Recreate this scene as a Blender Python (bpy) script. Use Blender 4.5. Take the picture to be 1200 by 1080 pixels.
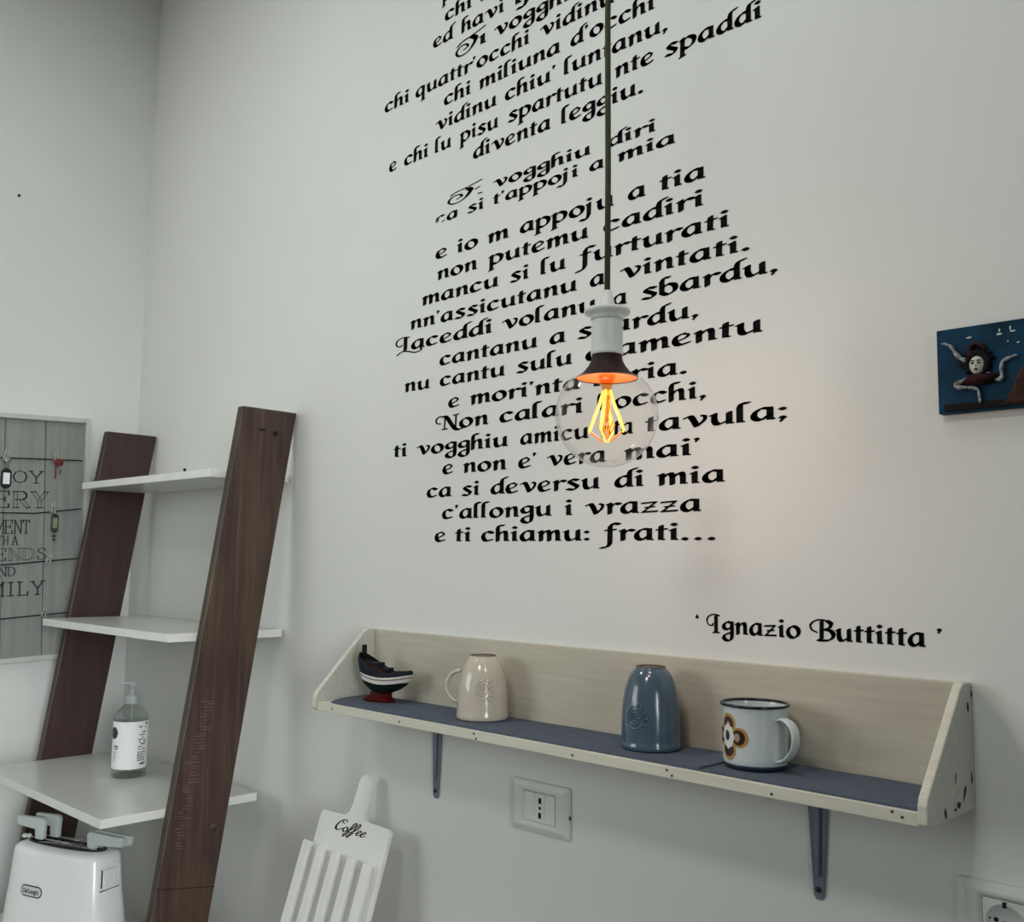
import bpy, bmesh, math, random
from mathutils import Vector, Matrix
random.seed(7)
PI = math.pi
sc = bpy.context.scene
for o in list(bpy.data.objects): bpy.data.objects.remove(o)
col = sc.collection

# ------------------------------------------------------------------ camera
cam_d = bpy.data.cameras.new('camera'); cam = bpy.data.objects.new('camera', cam_d); col.objects.link(cam)
sc.camera = cam
CAMPOS = Vector((2.6186, -1.21815, 1.5))
YAW, PITCH, ROLL, FOC = math.radians(44.034), math.radians(5.930), math.radians(0.835), 1151.16
_fw = Vector((-math.sin(YAW)*math.cos(PITCH), math.cos(YAW)*math.cos(PITCH), math.sin(PITCH)))
_r0 = Vector((math.cos(YAW), math.sin(YAW), 0)); _u0 = _r0.cross(_fw)
_rt = _r0*math.cos(ROLL) + _u0*math.sin(ROLL); _up = -_r0*math.sin(ROLL) + _u0*math.cos(ROLL)
m3 = Matrix((_rt, _up, -_fw)).transposed()
cam.matrix_world = Matrix.Translation(CAMPOS) @ m3.to_4x4()
cam_d.sensor_fit = 'HORIZONTAL'; cam_d.sensor_width = 36.0; cam_d.lens = FOC/1200*36.0
cam_d.clip_start = 0.01

# ------------------------------------------------------------------ light and exposure
sc.view_settings.view_transform = 'Standard'; sc.view_settings.look = 'None'
sc.view_settings.gamma = 1; sc.view_settings.use_curve_mapping = False
sc.view_settings.exposure = 0.0
world = bpy.data.worlds.new('world'); sc.world = world; world.use_nodes = True
world.node_tree.nodes['Background'].inputs[0].default_value = (0.80, 0.92, 1.0, 1)
world.node_tree.nodes['Background'].inputs[1].default_value = 0.6

def area(name, loc, target, sx, sy, power, colr, spread=180):
    d = bpy.data.lights.new(name, 'AREA'); d.shape = 'RECTANGLE'; d.size = sx; d.size_y = sy
    d.energy = power; d.color = colr; d.spread = math.radians(spread)
    o = bpy.data.objects.new(name, d); col.objects.link(o); o.location = loc
    o.rotation_euler = (Vector(target) - Vector(loc)).to_track_quat('-Z', 'Y').to_euler()
    return o
# daylight arriving through the balcony door in the right wall and the window in the rear wall
area('door_daylight', (4.45, -1.75, 1.45), (0.0, -0.45, 0.95), 0.9, 1.9, 4.9, (0.96, 1.0, 1.0), 36)
area('window_daylight', (0.06, -2.35, 1.95), (1.3, 0.0, 2.2), 1.3, 1.1, 7.6, (0.96, 1.0, 0.975), 100)
# round ceiling lamp by the poem wall, plus two unseen fill lamps added for brightness
CEIL = ((2.0, -0.55, 0.22, 3.2), (0.8, -0.90, 0.22, 5.5), (2.2, -2.0, 0.4, 14.0))
for lx, ly, ls, lp in CEIL: area('ceiling_lamp_and_fill_light', (lx, ly, 3.08), (lx, ly+.01, 0.0), ls, ls, lp, (0.965, 1.0, 0.96))
# filament glow of the pendant bulb
pl = bpy.data.lights.new('filament_light', 'POINT'); pl.energy = 1.25; pl.color = (1.0, 0.66, 0.54); pl.shadow_soft_size = 0.03
plo = bpy.data.objects.new('filament_light', pl); col.objects.link(plo); plo.location = (1.888, -0.30, 1.680)

# ------------------------------------------------------------------ materials
def mat(name, color, rough=0.6, metal=0.0, spec=0.5, noise=None, bump=None, coat=0.0, trans=0.0, ior=1.45, emit=None):
    """noise=(scale, amount, stretch xyz) varies the colour; bump=(scale, strength)."""
    m = bpy.data.materials.new(name); m.use_nodes = True
    nt = m.node_tree; b = nt.nodes['Principled BSDF']
    c = tuple(color) + (1,)
    b.inputs['Base Color'].default_value = c
    b.inputs['Roughness'].default_value = rough; b.inputs['Metallic'].default_value = metal
    b.inputs['Specular IOR Level'].default_value = spec; b.inputs['IOR'].default_value = ior
    b.inputs['Coat Weight'].default_value = coat; b.inputs['Transmission Weight'].default_value = trans
    tc = nt.nodes.new('ShaderNodeTexCoord')
    if noise:
        s, amt, st = noise
        mp = nt.nodes.new('ShaderNodeMapping'); mp.inputs['Scale'].default_value = st
        nz = nt.nodes.new('ShaderNodeTexNoise'); nz.inputs['Scale'].default_value = s; nz.inputs['Detail'].default_value = 6
        cr = nt.nodes.new('ShaderNodeValToRGB')
        cr.color_ramp.elements[0].position = 0.3; cr.color_ramp.elements[1].position = 0.7
        cr.color_ramp.elements[0].color = tuple(x*(1-amt) for x in color) + (1,)
        cr.color_ramp.elements[1].color = tuple(min(1, x*(1+amt)) for x in color) + (1,)
        nt.links.new(tc.outputs['Object'], mp.inputs[0]); nt.links.new(mp.outputs[0], nz.inputs['Vector'])
        nt.links.new(nz.outputs[0], cr.inputs[0]); nt.links.new(cr.outputs[0], b.inputs['Base Color'])
    if bump:
        nz = nt.nodes.new('ShaderNodeTexNoise'); nz.inputs['Scale'].default_value = bump[0]; nz.inputs['Detail'].default_value = 4
        bp = nt.nodes.new('ShaderNodeBump'); bp.inputs['Strength'].default_value = bump[1]; bp.inputs['Distance'].default_value = 0.002
        nt.links.new(tc.outputs['Object'], nz.inputs['Vector']); nt.links.new(nz.outputs[0], bp.inputs['Height'])
        nt.links.new(bp.outputs[0], b.inputs['Normal'])
    if emit:
        b.inputs['Emission Color'].default_value = tuple(emit[0]) + (1,); b.inputs['Emission Strength'].default_value = emit[1]
    return m

def wood_mat(name, dark, mid, light, axis='Z', scale=3.0, rough=0.5, patch=None):
    """streaky wood grain running along one object axis, with blotches of a second tone"""
    m = bpy.data.materials.new(name); m.use_nodes = True; nt = m.node_tree; b = nt.nodes['Principled BSDF']
    tc = nt.nodes.new('ShaderNodeTexCoord')
    st = {'Z': (30, 30, 1.3), 'X': (1.3, 30, 30)}[axis]
    mp = nt.nodes.new('ShaderNodeMapping'); mp.inputs['Scale'].default_value = st
    nt.links.new(tc.outputs['Object'], mp.inputs[0])
    n1 = nt.nodes.new('ShaderNodeTexNoise'); n1.inputs['Scale'].default_value = scale; n1.inputs['Detail'].default_value = 8
    n1.inputs['Roughness'].default_value = 0.65; n1.inputs['Distortion'].default_value = 0.6
    nt.links.new(mp.outputs[0], n1.inputs['Vector'])
    cr = nt.nodes.new('ShaderNodeValToRGB'); e = cr.color_ramp.elements
    e[0].position = 0.28; e[0].color = tuple(dark)+(1,); e[1].position = 0.75; e[1].color = tuple(light)+(1,)
    k = cr.color_ramp.elements.new(0.52); k.color = tuple(mid)+(1,)
    nt.links.new(n1.outputs[0], cr.inputs[0]); out = cr.outputs[0]
    if patch:
        n2 = nt.nodes.new('ShaderNodeTexNoise'); n2.inputs['Scale'].default_value = 5.0; n2.inputs['Detail'].default_value = 3
        mp2 = nt.nodes.new('ShaderNodeMapping'); mp2.inputs['Scale'].default_value = (3, 3, 0.9) if axis == 'Z' else (0.9, 3, 3)
        nt.links.new(tc.outputs['Object'], mp2.inputs[0]); nt.links.new(mp2.outputs[0], n2.inputs['Vector'])
        c2 = nt.nodes.new('ShaderNodeValToRGB'); c2.color_ramp.elements[0].position = 0.45; c2.color_ramp.elements[1].position = 0.65
        nt.links.new(n2.outputs[0], c2.inputs[0])
        mx = nt.nodes.new('ShaderNodeMix'); mx.data_type = 'RGBA'; mx.blend_type = 'MIX'
        sc_ = nt.nodes.new('ShaderNodeMath'); sc_.operation = 'MULTIPLY'; sc_.inputs[1].default_value = 0.6
        nt.links.new(c2.outputs[0], sc_.inputs[0]); nt.links.new(sc_.outputs[0], mx.inputs[0])
        nt.links.new(out, mx.inputs[6]); mx.inputs[7].default_value = tuple(patch)+(1,); out = mx.outputs[2]
    nt.links.new(out, b.inputs['Base Color'])
    bp = nt.nodes.new('ShaderNodeBump'); bp.inputs['Strength'].default_value = 0.25; bp.inputs['Distance'].default_value = 0.001
    nt.links.new(n1.outputs[0], bp.inputs['Height']); nt.links.new(bp.outputs[0], b.inputs['Normal'])
    b.inputs['Roughness'].default_value = rough
    return m

def worn_paint(name, base, under, amount=0.62):
    """painted wood with faint horizontal grain and sparse chips where the wood shows"""
    m = bpy.data.materials.new(name); m.use_nodes = True; nt = m.node_tree; b = nt.nodes['Principled BSDF']
    tc = nt.nodes.new('ShaderNodeTexCoord')
    mp = nt.nodes.new('ShaderNodeMapping'); mp.inputs['Scale'].default_value = (4, 60, 60)
    nt.links.new(tc.outputs['Object'], mp.inputs[0])
    n1 = nt.nodes.new('ShaderNodeTexNoise'); n1.inputs['Scale'].default_value = 2.0; n1.inputs['Detail'].default_value = 6
    nt.links.new(mp.outputs[0], n1.inputs['Vector'])
    cr = nt.nodes.new('ShaderNodeValToRGB'); e = cr.color_ramp.elements
    e[0].position = 0.3; e[0].color = tuple(x*0.86 for x in base)+(1,); e[1].position = 0.7; e[1].color = tuple(base)+(1,)
    nt.links.new(n1.outputs[0], cr.inputs[0])
    n2 = nt.nodes.new('ShaderNodeTexNoise'); n2.inputs['Scale'].default_value = 45; n2.inputs['Detail'].default_value = 3
    nt.links.new(tc.outputs['Object'], n2.inputs['Vector'])
    c2 = nt.nodes.new('ShaderNodeValToRGB'); c2.color_ramp.elements[0].position = amount; c2.color_ramp.elements[1].position = amount+0.03
    nt.links.new(n2.outputs[0], c2.inputs[0])
    mx = nt.nodes.new('ShaderNodeMix'); mx.data_type = 'RGBA'
    nt.links.new(c2.outputs[0], mx.inputs[0]); nt.links.new(cr.outputs[0], mx.inputs[6]); mx.inputs[7].default_value = tuple(under)+(1,)
    nt.links.new(mx.outputs[2], b.inputs['Base Color']); b.inputs['Roughness'].default_value = 0.55
    return m

def clear_glass(name, tint=(1, 1, 1), edge=0.55):
    """thin clear glass: see-through, mirror-like towards its grazing edges"""
    m = bpy.data.materials.new(name); m.use_nodes = True; nt = m.node_tree
    for n in list(nt.nodes): nt.nodes.remove(n)
    out = nt.nodes.new('ShaderNodeOutputMaterial'); mix = nt.nodes.new('ShaderNodeMixShader')
    tr = nt.nodes.new('ShaderNodeBsdfTransparent'); tr.inputs[0].default_value = tuple(tint)+(1,)
    gl = nt.nodes.new('ShaderNodeBsdfGlossy'); gl.inputs['Roughness'].default_value = 0.02; gl.inputs[0].default_value = (0.9, 0.9, 0.9, 1)
    lw = nt.nodes.new('ShaderNodeLayerWeight'); lw.inputs[0].default_value = 0.5
    pw = nt.nodes.new('ShaderNodeMath'); pw.operation = 'POWER'; pw.inputs[1].default_value = 1/edge*1.6
    nt.links.new(lw.outputs['Facing'], pw.inputs[0]); nt.links.new(pw.outputs[0], mix.inputs[0])
    nt.links.new(tr.outputs[0], mix.inputs[1]); nt.links.new(gl.outputs[0], mix.inputs[2]); nt.links.new(mix.outputs[0], out.inputs[0])
    return m

def wall_mat(name, color):
    return mat(name, color, rough=0.9, spec=0.2, noise=(1.3, 0.025, (1, 1, 1)), bump=(160, 0.12))
M_WALL = wall_mat('painted_plaster', (0.76, 0.765, 0.735))
M_WALL_L = wall_mat('painted_plaster_left', (0.76, 0.77, 0.745))
M_CEIL = wall_mat('ceiling_paint', (0.78, 0.78, 0.76))
M_WALL_F = wall_mat('painted_plaster_front', (0.42, 0.43, 0.42))
M_FLOOR = mat('stone_floor', (0.13, 0.12, 0.11), rough=0.4, noise=(6, 0.2, (1, 1, 1)))
M_TRIMW = mat('white_trim', (0.75, 0.75, 0.73), rough=0.5, noise=(8, 0.03, (1, 1, 1)))
M_INK = mat('black_vinyl', (0.003, 0.003, 0.003), rough=0.7, spec=0.08, noise=(30, 0.2, (1, 1, 1)))
M_PLANK_R = wood_mat('brown_oak_plank', (0.024, 0.012, 0.010), (0.062, 0.031, 0.025), (0.150, 0.085, 0.058), 'Z', 2.2, 0.5, (0.100, 0.066, 0.034))
M_PLANK_L = wood_mat('reddish_brown_plank', (0.026, 0.012, 0.011), (0.046, 0.020, 0.018), (0.068, 0.033, 0.028), 'Z', 1.2, 0.5)
M_PLANK_SIDE = wood_mat('plank_edge', (0.028, 0.021, 0.012), (0.055, 0.043, 0.024), (0.09, 0.07, 0.042), 'Z', 2.0, 0.6)
M_SAW = mat('pale_saw_mark', (0.19, 0.14, 0.10), rough=0.6, noise=(200, 0.4, (1, 1, 1)))
M_WLAM = mat('white_laminate', (0.62, 0.63, 0.60), rough=0.25, noise=(20, 0.02, (1, 1, 1)))
M_WLEDGE = mat('white_laminate_edging', (0.78, 0.78, 0.75), rough=0.45, noise=(20, 0.02, (1, 1, 1)))
M_CREAM = worn_paint('cream_worn_paint', (0.56, 0.56, 0.49), (0.10, 0.075, 0.05), 0.80)
M_CREAMF = worn_paint('cream_worn_paint_edge', (0.70, 0.68, 0.58), (0.10, 0.07, 0.05), 0.735)
M_CREAMB = worn_paint('cream_back_paint', (0.55, 0.51, 0.42), (0.25, 0.21, 0.15), 0.85)
M_MAT = mat('blue_grey_mat', (0.080, 0.100, 0.140), rough=0.85, noise=(60, 0.12, (1, 1, 1)), bump=(400, 0.4))
M_BRACKET = mat('blue_grey_steel', (0.17, 0.20, 0.25), rough=0.45, metal=0.3, noise=(30, 0.1, (1, 1, 1)))
M_DARK = mat('dark_hole', (0.006, 0.006, 0.006), rough=0.8, noise=(10, 0.1, (1, 1, 1)))
M_PLASTIC = mat('white_socket_plastic', (0.68, 0.70, 0.67), rough=0.35, noise=(15, 0.02, (1, 1, 1)))
M_PLASTIC2 = mat('pale_socket_insert', (0.74, 0.75, 0.72), rough=0.35, noise=(15, 0.02, (1, 1, 1)))
M_SCREW = mat('dark_screw', (0.05, 0.05, 0.055), rough=0.4, metal=0.7, noise=(30, 0.1, (1, 1, 1)))
M_GLAZE_C = mat('cream_glaze', (0.54, 0.49, 0.41), rough=0.16, coat=0.4, noise=(25, 0.05, (1, 1, 1)), bump=(60, 0.25))
M_GLAZE_B = mat('slate_blue_glaze', (0.065, 0.105, 0.145), rough=0.16, coat=0.4, noise=(25, 0.12, (1, 1, 1)), bump=(60, 0.2))
M_CHIP = mat('bare_dark_wood', (0.02, 0.018, 0.015), rough=0.9, noise=(60, 0.2, (1, 1, 1)))
M_CLAY = mat('bare_clay', (0.12, 0.075, 0.05), rough=0.9, noise=(60, 0.2, (1, 1, 1)))
M_ENAMEL = mat('white_enamel', (0.60, 0.66, 0.66), rough=0.18, coat=0.3, noise=(8, 0.02, (1, 1, 1)))
M_RIM = mat('black_enamel_rim', (0.008, 0.010, 0.014), rough=0.2, noise=(20, 0.2, (1, 1, 1)))
M_RIMB = mat('blue_black_base_rim', (0.02, 0.04, 0.06), rough=0.25, noise=(20, 0.2, (1, 1, 1)))
M_OCHRE = mat('ochre_print', (0.42, 0.25, 0.06), rough=0.3, noise=(60, 0.1, (1, 1, 1)))
M_BROWNP = mat('dark_brown_print', (0.035, 0.012, 0.008), rough=0.3, noise=(60, 0.1, (1, 1, 1)))
M_PINKP = mat('dusty_pink_print', (0.42, 0.25, 0.20), rough=0.3, noise=(60, 0.1, (1, 1, 1)))
M_WHITEP = mat('white_print', (0.70, 0.71, 0.68), rough=0.3, noise=(60, 0.02, (1, 1, 1)))
M_GREENP = mat('dark_green_print', (0.01, 0.03, 0.022), rough=0.3, noise=(60, 0.1, (1, 1, 1)))
M_NAVY = mat('navy_boat_paint', (0.008, 0.013, 0.022), rough=0.6, spec=0.15, noise=(60, 0.3, (1, 1, 1)))
M_GREENB = mat('black_green_boat_paint', (0.006, 0.014, 0.012), rough=0.6, spec=0.15, noise=(60, 0.3, (1, 1, 1)))
M_REDB = mat('red_boat_paint', (0.065, 0.005, 0.005), rough=0.6, spec=0.15, noise=(60, 0.25, (1, 1, 1)))
M_WHITEB = mat('white_boat_paint', (0.72, 0.68, 0.64), rough=0.4, noise=(60, 0.06, (1, 1, 1)))
M_CORD = mat('olive_cord', (0.040, 0.048, 0.014), rough=0.8, noise=(300, 0.3, (1, 1, 0.3)))
M_HOLDER = mat('white_lampholder', (0.66, 0.67, 0.64), rough=0.35, noise=(15, 0.02, (1, 1, 1)))
M_COLLAR = mat('dark_maroon_collar', (0.020, 0.005, 0.005), rough=0.55, spec=0.25, noise=(20, 0.2, (1, 1, 1)))
M_REFLECT = mat('amber_reflector', (0.34, 0.085, 0.010), rough=0.4, noise=(20, 0.05, (1, 1, 1)))
M_FIL = mat('glowing_filament', (0.02, 0.01, 0.0), emit=((1.0, 0.70, 0.13), 1.45))
M_FIL2 = mat('orange_filament_and_haze', (0.02, 0.01, 0.0), emit=((1.0, 0.30, 0.02), 1.05))
M_BULBG = clear_glass('bulb_glass', (0.99, 0.965, 0.955), 0.42)
M_STEM = clear_glass('amber_stem_glass', (1.0, 0.62, 0.30), 0.5)
M_BOTG = clear_glass('bottle_plastic', (0.88, 0.91, 0.90), 0.6)
M_GEL = clear_glass('clear_gel', (0.90, 0.93, 0.92), 0.5)
M_PUMP = mat('pale_pump_plastic', (0.50, 0.55, 0.54), rough=0.3, trans=0.25, noise=(30, 0.05, (1, 1, 1)))
M_LABEL = mat('white_paper_label', (0.86, 0.85, 0.85), rough=0.5, noise=(30, 0.02, (1, 1, 1)))
M_PRINT = mat('black_label_print', (0.02, 0.02, 0.025), rough=0.5, noise=(30, 0.1, (1, 1, 1)))
M_GREYPR = mat('grey_label_print', (0.20, 0.21, 0.21), rough=0.5, noise=(30, 0.1, (1, 1, 1)))
M_TOAST = mat('white_toaster_shell', (0.88, 0.88, 0.88), rough=0.22, coat=0.2, noise=(6, 0.01, (1, 1, 1)))
M_TSHELL = mat('pale_grey_handle', (0.55, 0.60, 0.58), rough=0.4, noise=(12, 0.03, (1, 1, 1)))
M_CHROME = mat('steel_wire', (0.6, 0.6, 0.6), rough=0.2, metal=1.0, noise=(20, 0.03, (1, 1, 1)))
M_BLACKP = mat('black_slot_metal', (0.012, 0.012, 0.013), rough=0.25, noise=(40, 0.2, (1, 1, 1)))
M_RACK = mat('white_painted_wood', (0.85, 0.85, 0.83), rough=0.45, noise=(12, 0.03, (1, 1, 1)))
M_FRAMEW = mat('whitewashed_frame', (0.56, 0.57, 0.54), rough=0.6, noise=(40, 0.06, (1, 1, 1)))
M_GREYPL = wood_mat('grey_washed_plank', (0.21, 0.22, 0.205), (0.27, 0.28, 0.265), (0.33, 0.34, 0.32), 'Z', 2.0, 0.7)
M_GREYINK = mat('charcoal_print', (0.045, 0.046, 0.045), rough=0.7, noise=(80, 0.4, (1, 1, 1)))
M_WIRE = mat('black_wire', (0.012, 0.012, 0.012), rough=0.5, noise=(40, 0.2, (1, 1, 1)))
M_CLIP = mat('pale_peg_wood', (0.42, 0.42, 0.39), rough=0.6, noise=(60, 0.1, (1, 1, 1)))
M_REDK = mat('red_key_cap', (0.16, 0.015, 0.02), rough=0.4, noise=(60, 0.15, (1, 1, 1)))
M_TAGK = mat('black_tag_plastic', (0.010, 0.010, 0.012), rough=0.3, noise=(60, 0.15, (1, 1, 1)))
M_TAGW = mat('white_tag_paper', (0.85, 0.86, 0.90), rough=0.5, noise=(60, 0.02, (1, 1, 1)))
M_TAGG = mat('dark_olive_tag', (0.035, 0.038, 0.022), rough=0.4, noise=(60, 0.15, (1, 1, 1)))
M_TAGY = mat('dull_yellow_paper', (0.24, 0.25, 0.17), rough=0.6, noise=(60, 0.1, (1, 1, 1)))
M_KEYM = mat('key_metal', (0.30, 0.30, 0.29), rough=0.35, metal=0.8, noise=(60, 0.1, (1, 1, 1)))
M_PLAQUE = mat('painted_teal_ceramic', (0.004, 0.036, 0.075), rough=0.6, spec=0.15, noise=(28, 0.45, (1, 1, 1)))
M_PLEDGE = mat('plaque_edge', (0.015, 0.04, 0.055), rough=0.4, noise=(28, 0.2, (1, 1, 1)))
M_FACE = mat('painted_face', (0.50, 0.50, 0.46), rough=0.35, noise=(150, 0.08, (1, 1, 1)))
M_LIMB = mat('silver_painted_limb', (0.24, 0.26, 0.26), rough=0.3, noise=(220, 0.75, (1, 1, 1)))
M_HAIR = mat('dark_painted_hair', (0.006, 0.004, 0.005), rough=0.6, spec=0.15, noise=(120, 0.4, (1, 1, 1)))
M_WINE = mat('dark_wine_paint', (0.025, 0.004, 0.006), rough=0.6, spec=0.15, noise=(120, 0.4, (1, 1, 1)))
M_ROCK = mat('brown_painted_rock', (0.040, 0.016, 0.011), rough=0.6, spec=0.15, noise=(100, 0.5, (1, 1, 1)))
M_SPARK = mat('pale_blue_dab', (0.45, 0.55, 0.60), rough=0.4, noise=(150, 0.15, (1, 1, 1)))
M_GLASSW = clear_glass('window_glass', (0.97, 0.99, 0.98), 0.3)
M_COUNTER = mat('plain_console_top', (0.55, 0.52, 0.47), rough=0.4, noise=(10, 0.08, (1, 1, 1)))

# ------------------------------------------------------------------ mesh helpers
class MB:
    def __init__(s): s.v = []; s.f = []; s.smooth = []
    def add(s, vs, fs, mtx=None, smooth=False):
        b = len(s.v)
        for p in vs:
            p = Vector(p); s.v.append(mtx @ p if mtx else p)
        for f in fs: s.f.append([b+i for i in f]); s.smooth.append(smooth)
        return s
    def box(s, lo, hi, mtx=None):
        x0, y0, z0 = lo; x1, y1, z1 = hi
        return s.add([(x0,y0,z0),(x1,y0,z0),(x1,y1,z0),(x0,y1,z0),(x0,y0,z1),(x1,y0,z1),(x1,y1,z1),(x0,y1,z1)],
                     [(0,3,2,1),(4,5,6,7),(0,1,5,4),(1,2,6,5),(2,3,7,6),(3,0,4,7)], mtx)
    def prism(s, pts, d, mtx=None):
        """polygon pts in local xz-plane (CCW seen from -y), extruded from y=0 to y=d"""
        n = len(pts)
        vs = [(p[0], 0, p[1]) for p in pts] + [(p[0], d, p[1]) for p in pts]
        fs = [tuple(range(n)), tuple(range(2*n-1, n-1, -1))] + [(i, i+n, (i+1) % n + n, (i+1) % n) for i in range(n)]
        return s.add(vs, fs, mtx)
    def lathe(s, prof, n=40, mtx=None, closed=False):
        vs = []; fs = []
        for r, z in prof:
            for k in range(n):
                a = 2*PI*k/n; vs.append((r*math.cos(a), r*math.sin(a), z))
        for i in range(len(prof)-1):
            for k in range(n):
                k2 = (k+1) % n; fs.append((i*n+k, i*n+k2, (i+1)*n+k2, (i+1)*n+k))
        if closed == 'caps':
            fs.append(tuple(range(n-1, -1, -1))); fs.append(tuple((len(prof)-1)*n+k for k in range(n)))
        return s.add(vs, fs, mtx, True)
    def tube(s, pts, r, n=10, mtx=None, flat=1.0, up=None, caps=True):
        pts = [Vector(p) for p in pts]; rs = r if isinstance(r, (list, tuple)) else [r]*len(pts)
        vs = []; fs = []; nrm = None
        for i, p in enumerate(pts):
            t = (pts[min(i+1, len(pts)-1)] - pts[max(i-1, 0)]).normalized()
            if nrm is None:
                nrm = Vector(up) if up else (Vector((0,0,1)) if abs(t.z) < 0.9 else Vector((1,0,0)))
            nrm = (nrm - t*nrm.dot(t)).normalized(); bi = t.cross(nrm)
            for k in range(n):
                a = 2*PI*k/n; vs.append(p + nrm*math.cos(a)*rs[i] + bi*math.sin(a)*rs[i]*flat)
        for i in range(len(pts)-1):
            for k in range(n):
                k2 = (k+1) % n; fs.append((i*n+k, i*n+k2, (i+1)*n+k2, (i+1)*n+k))
        if caps:
            fs.append(tuple(range(n-1, -1, -1))); fs.append(tuple((len(pts)-1)*n+k for k in range(n)))
        return s.add(vs, fs, mtx, True)
    def ball(s, c, rad, n=16, m=10, mtx=None):
        rx, ry, rz = rad if isinstance(rad, (list, tuple)) else (rad,)*3
        vs = []; fs = []
        for i in range(m+1):
            ph = PI*i/m
            for k in range(n):
                a = 2*PI*k/n; vs.append((c[0]+rx*math.sin(ph)*math.cos(a), c[1]+ry*math.sin(ph)*math.sin(a), c[2]-rz*math.cos(ph)))
        for i in range(m):
            for k in range(n):
                k2 = (k+1) % n; fs.append((i*n+k, i*n+k2, (i+1)*n+k2, (i+1)*n+k))
        return s.add(vs, fs, mtx, True)
    def build(s, name, material, parent=None, bevel=0, origin=None, seg=2):
        me = bpy.data.meshes.new(name)
        o3 = Vector(origin) if origin else Vector((0,0,0))
        me.from_pydata([tuple(v-o3) for v in s.v], [], s.f)
        me.polygons.foreach_set('use_smooth', s.smooth)
        bm = bmesh.new(); bm.from_mesh(me); bmesh.ops.remove_doubles(bm, verts=bm.verts, dist=1e-6)
        if any(s.smooth) or bevel: bmesh.ops.recalc_face_normals(bm, faces=bm.faces)
        bm.to_mesh(me); bm.free()
        me.materials.append(material)
        o = bpy.data.objects.new(name, me); col.objects.link(o)
        if parent:
            o.parent = parent; o.matrix_parent_inverse = Matrix.Identity(4)
            o.location = o3
        else: o.location = o3
        if bevel:
            b = o.modifiers.new('bevel', 'BEVEL'); b.width = bevel; b.segments = seg; b.limit_method = 'ANGLE'; b.angle_limit = math.radians(35)
            b.harden_normals = False
        return o

def tag(o, label=None, cat=None, group=None, kind=None):
    if label: o['label'] = label
    if cat: o['category'] = cat
    if group: o['group'] = group
    if kind: o['kind'] = kind
    return o
def thing(name, label, cat, loc=(0,0,0), rotz=0, group=None):
    o = bpy.data.objects.new(name, None); col.objects.link(o); o.location = loc; o.rotation_euler = (0,0,rotz)
    o.empty_display_size = 0.02
    return tag(o, label, cat, group)

# ------------------------------------------------------------------ broad-nib lettering
def smooth_pts(p, n=7, closed=False):
    P = [Vector((a, b)) for a, b in p]; out = []
    m = len(P)
    if m == 2: return [P[0].lerp(P[1], t/2) for t in range(3)]
    for i in range(m-1):
        p0 = P[i-1] if i > 0 else (P[m-2] if closed else P[0]*2-P[1]); p1, p2 = P[i], P[i+1]
        p3 = P[i+2] if i+2 < m else (P[1] if closed else P[-1]*2-P[-2])
        for k in range(n):
            t = k/n
            out.append(0.5*((2*p1) + (p2-p0)*t + (2*p0-5*p1+4*p2-p3)*t*t + (3*p1-p0-3*p2+p3)*t**3))
    out.append(P[-1]); return out
def hull(pts):
    pts = sorted(set((round(x, 6), round(y, 6)) for x, y in pts))
    if len(pts) < 3: return pts
    def half(ps):
        h = []
        for p in ps:
            while len(h) > 1 and (h[-1][0]-h[-2][0])*(p[1]-h[-2][1]) - (h[-1][1]-h[-2][1])*(p[0]-h[-2][0]) <= 0: h.pop()
            h.append(p)
        return h
    a = half(pts); b = half(pts[::-1]); return a[:-1] + b[:-1]
def nib_polys(stroke, w=0.31, ang=32, thin=0.05):
    kind, pts = stroke[0], stroke[1]
    if len(stroke) > 2: w = stroke[2]
    P = smooth_pts(pts) if kind in 'co' else [Vector(p) for p in pts]
    if kind == 'o': P = smooth_pts(pts, closed=True)
    a = math.radians(ang); nx = Vector((math.cos(a), math.sin(a)))*w/2; tn = Vector((-math.sin(a), math.cos(a)))*thin
    nib = [nx, -nx, nx*0.6+tn, nx*-0.6+tn, nx*0.6-tn, nx*-0.6-tn]
    out = []
    for q, r in zip(P, P[1:]):
        out.append(hull([(q+n)[:] for n in nib] + [(r+n)[:] for n in nib]))
    return out
def dot(x, y, r=0.17): return ('p', [(x-r*1.15, y-.02), (x-r*.45, y+r*.75), (x+r*.3, y+r*.9), (x+r*1.05, y+r*.2), (x+r*.7, y-r*.55), (x-r*.1, y-r*.9)])
ST = lambda x, y1=.93, y0=.12: ('l', [(x, y1), (x, y0)])
SER = lambda x, y=.93: ('l', [(x-.14, y-.10), (x, y)], .2)
FT = lambda x, y=.12: ('l', [(x, y), (x+.15, y-.03)], .16)
ARCH = lambda x0, x1: ('c', [(x0, .58), (x0+.2, .86), (x1-.08, .95), (x1, .72)])
BOWL = ('c', [(.68, .93), (.38, .95), (.12, .62), (.13, .25), (.33, .07), (.52, .22), (.68, .42)])
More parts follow.
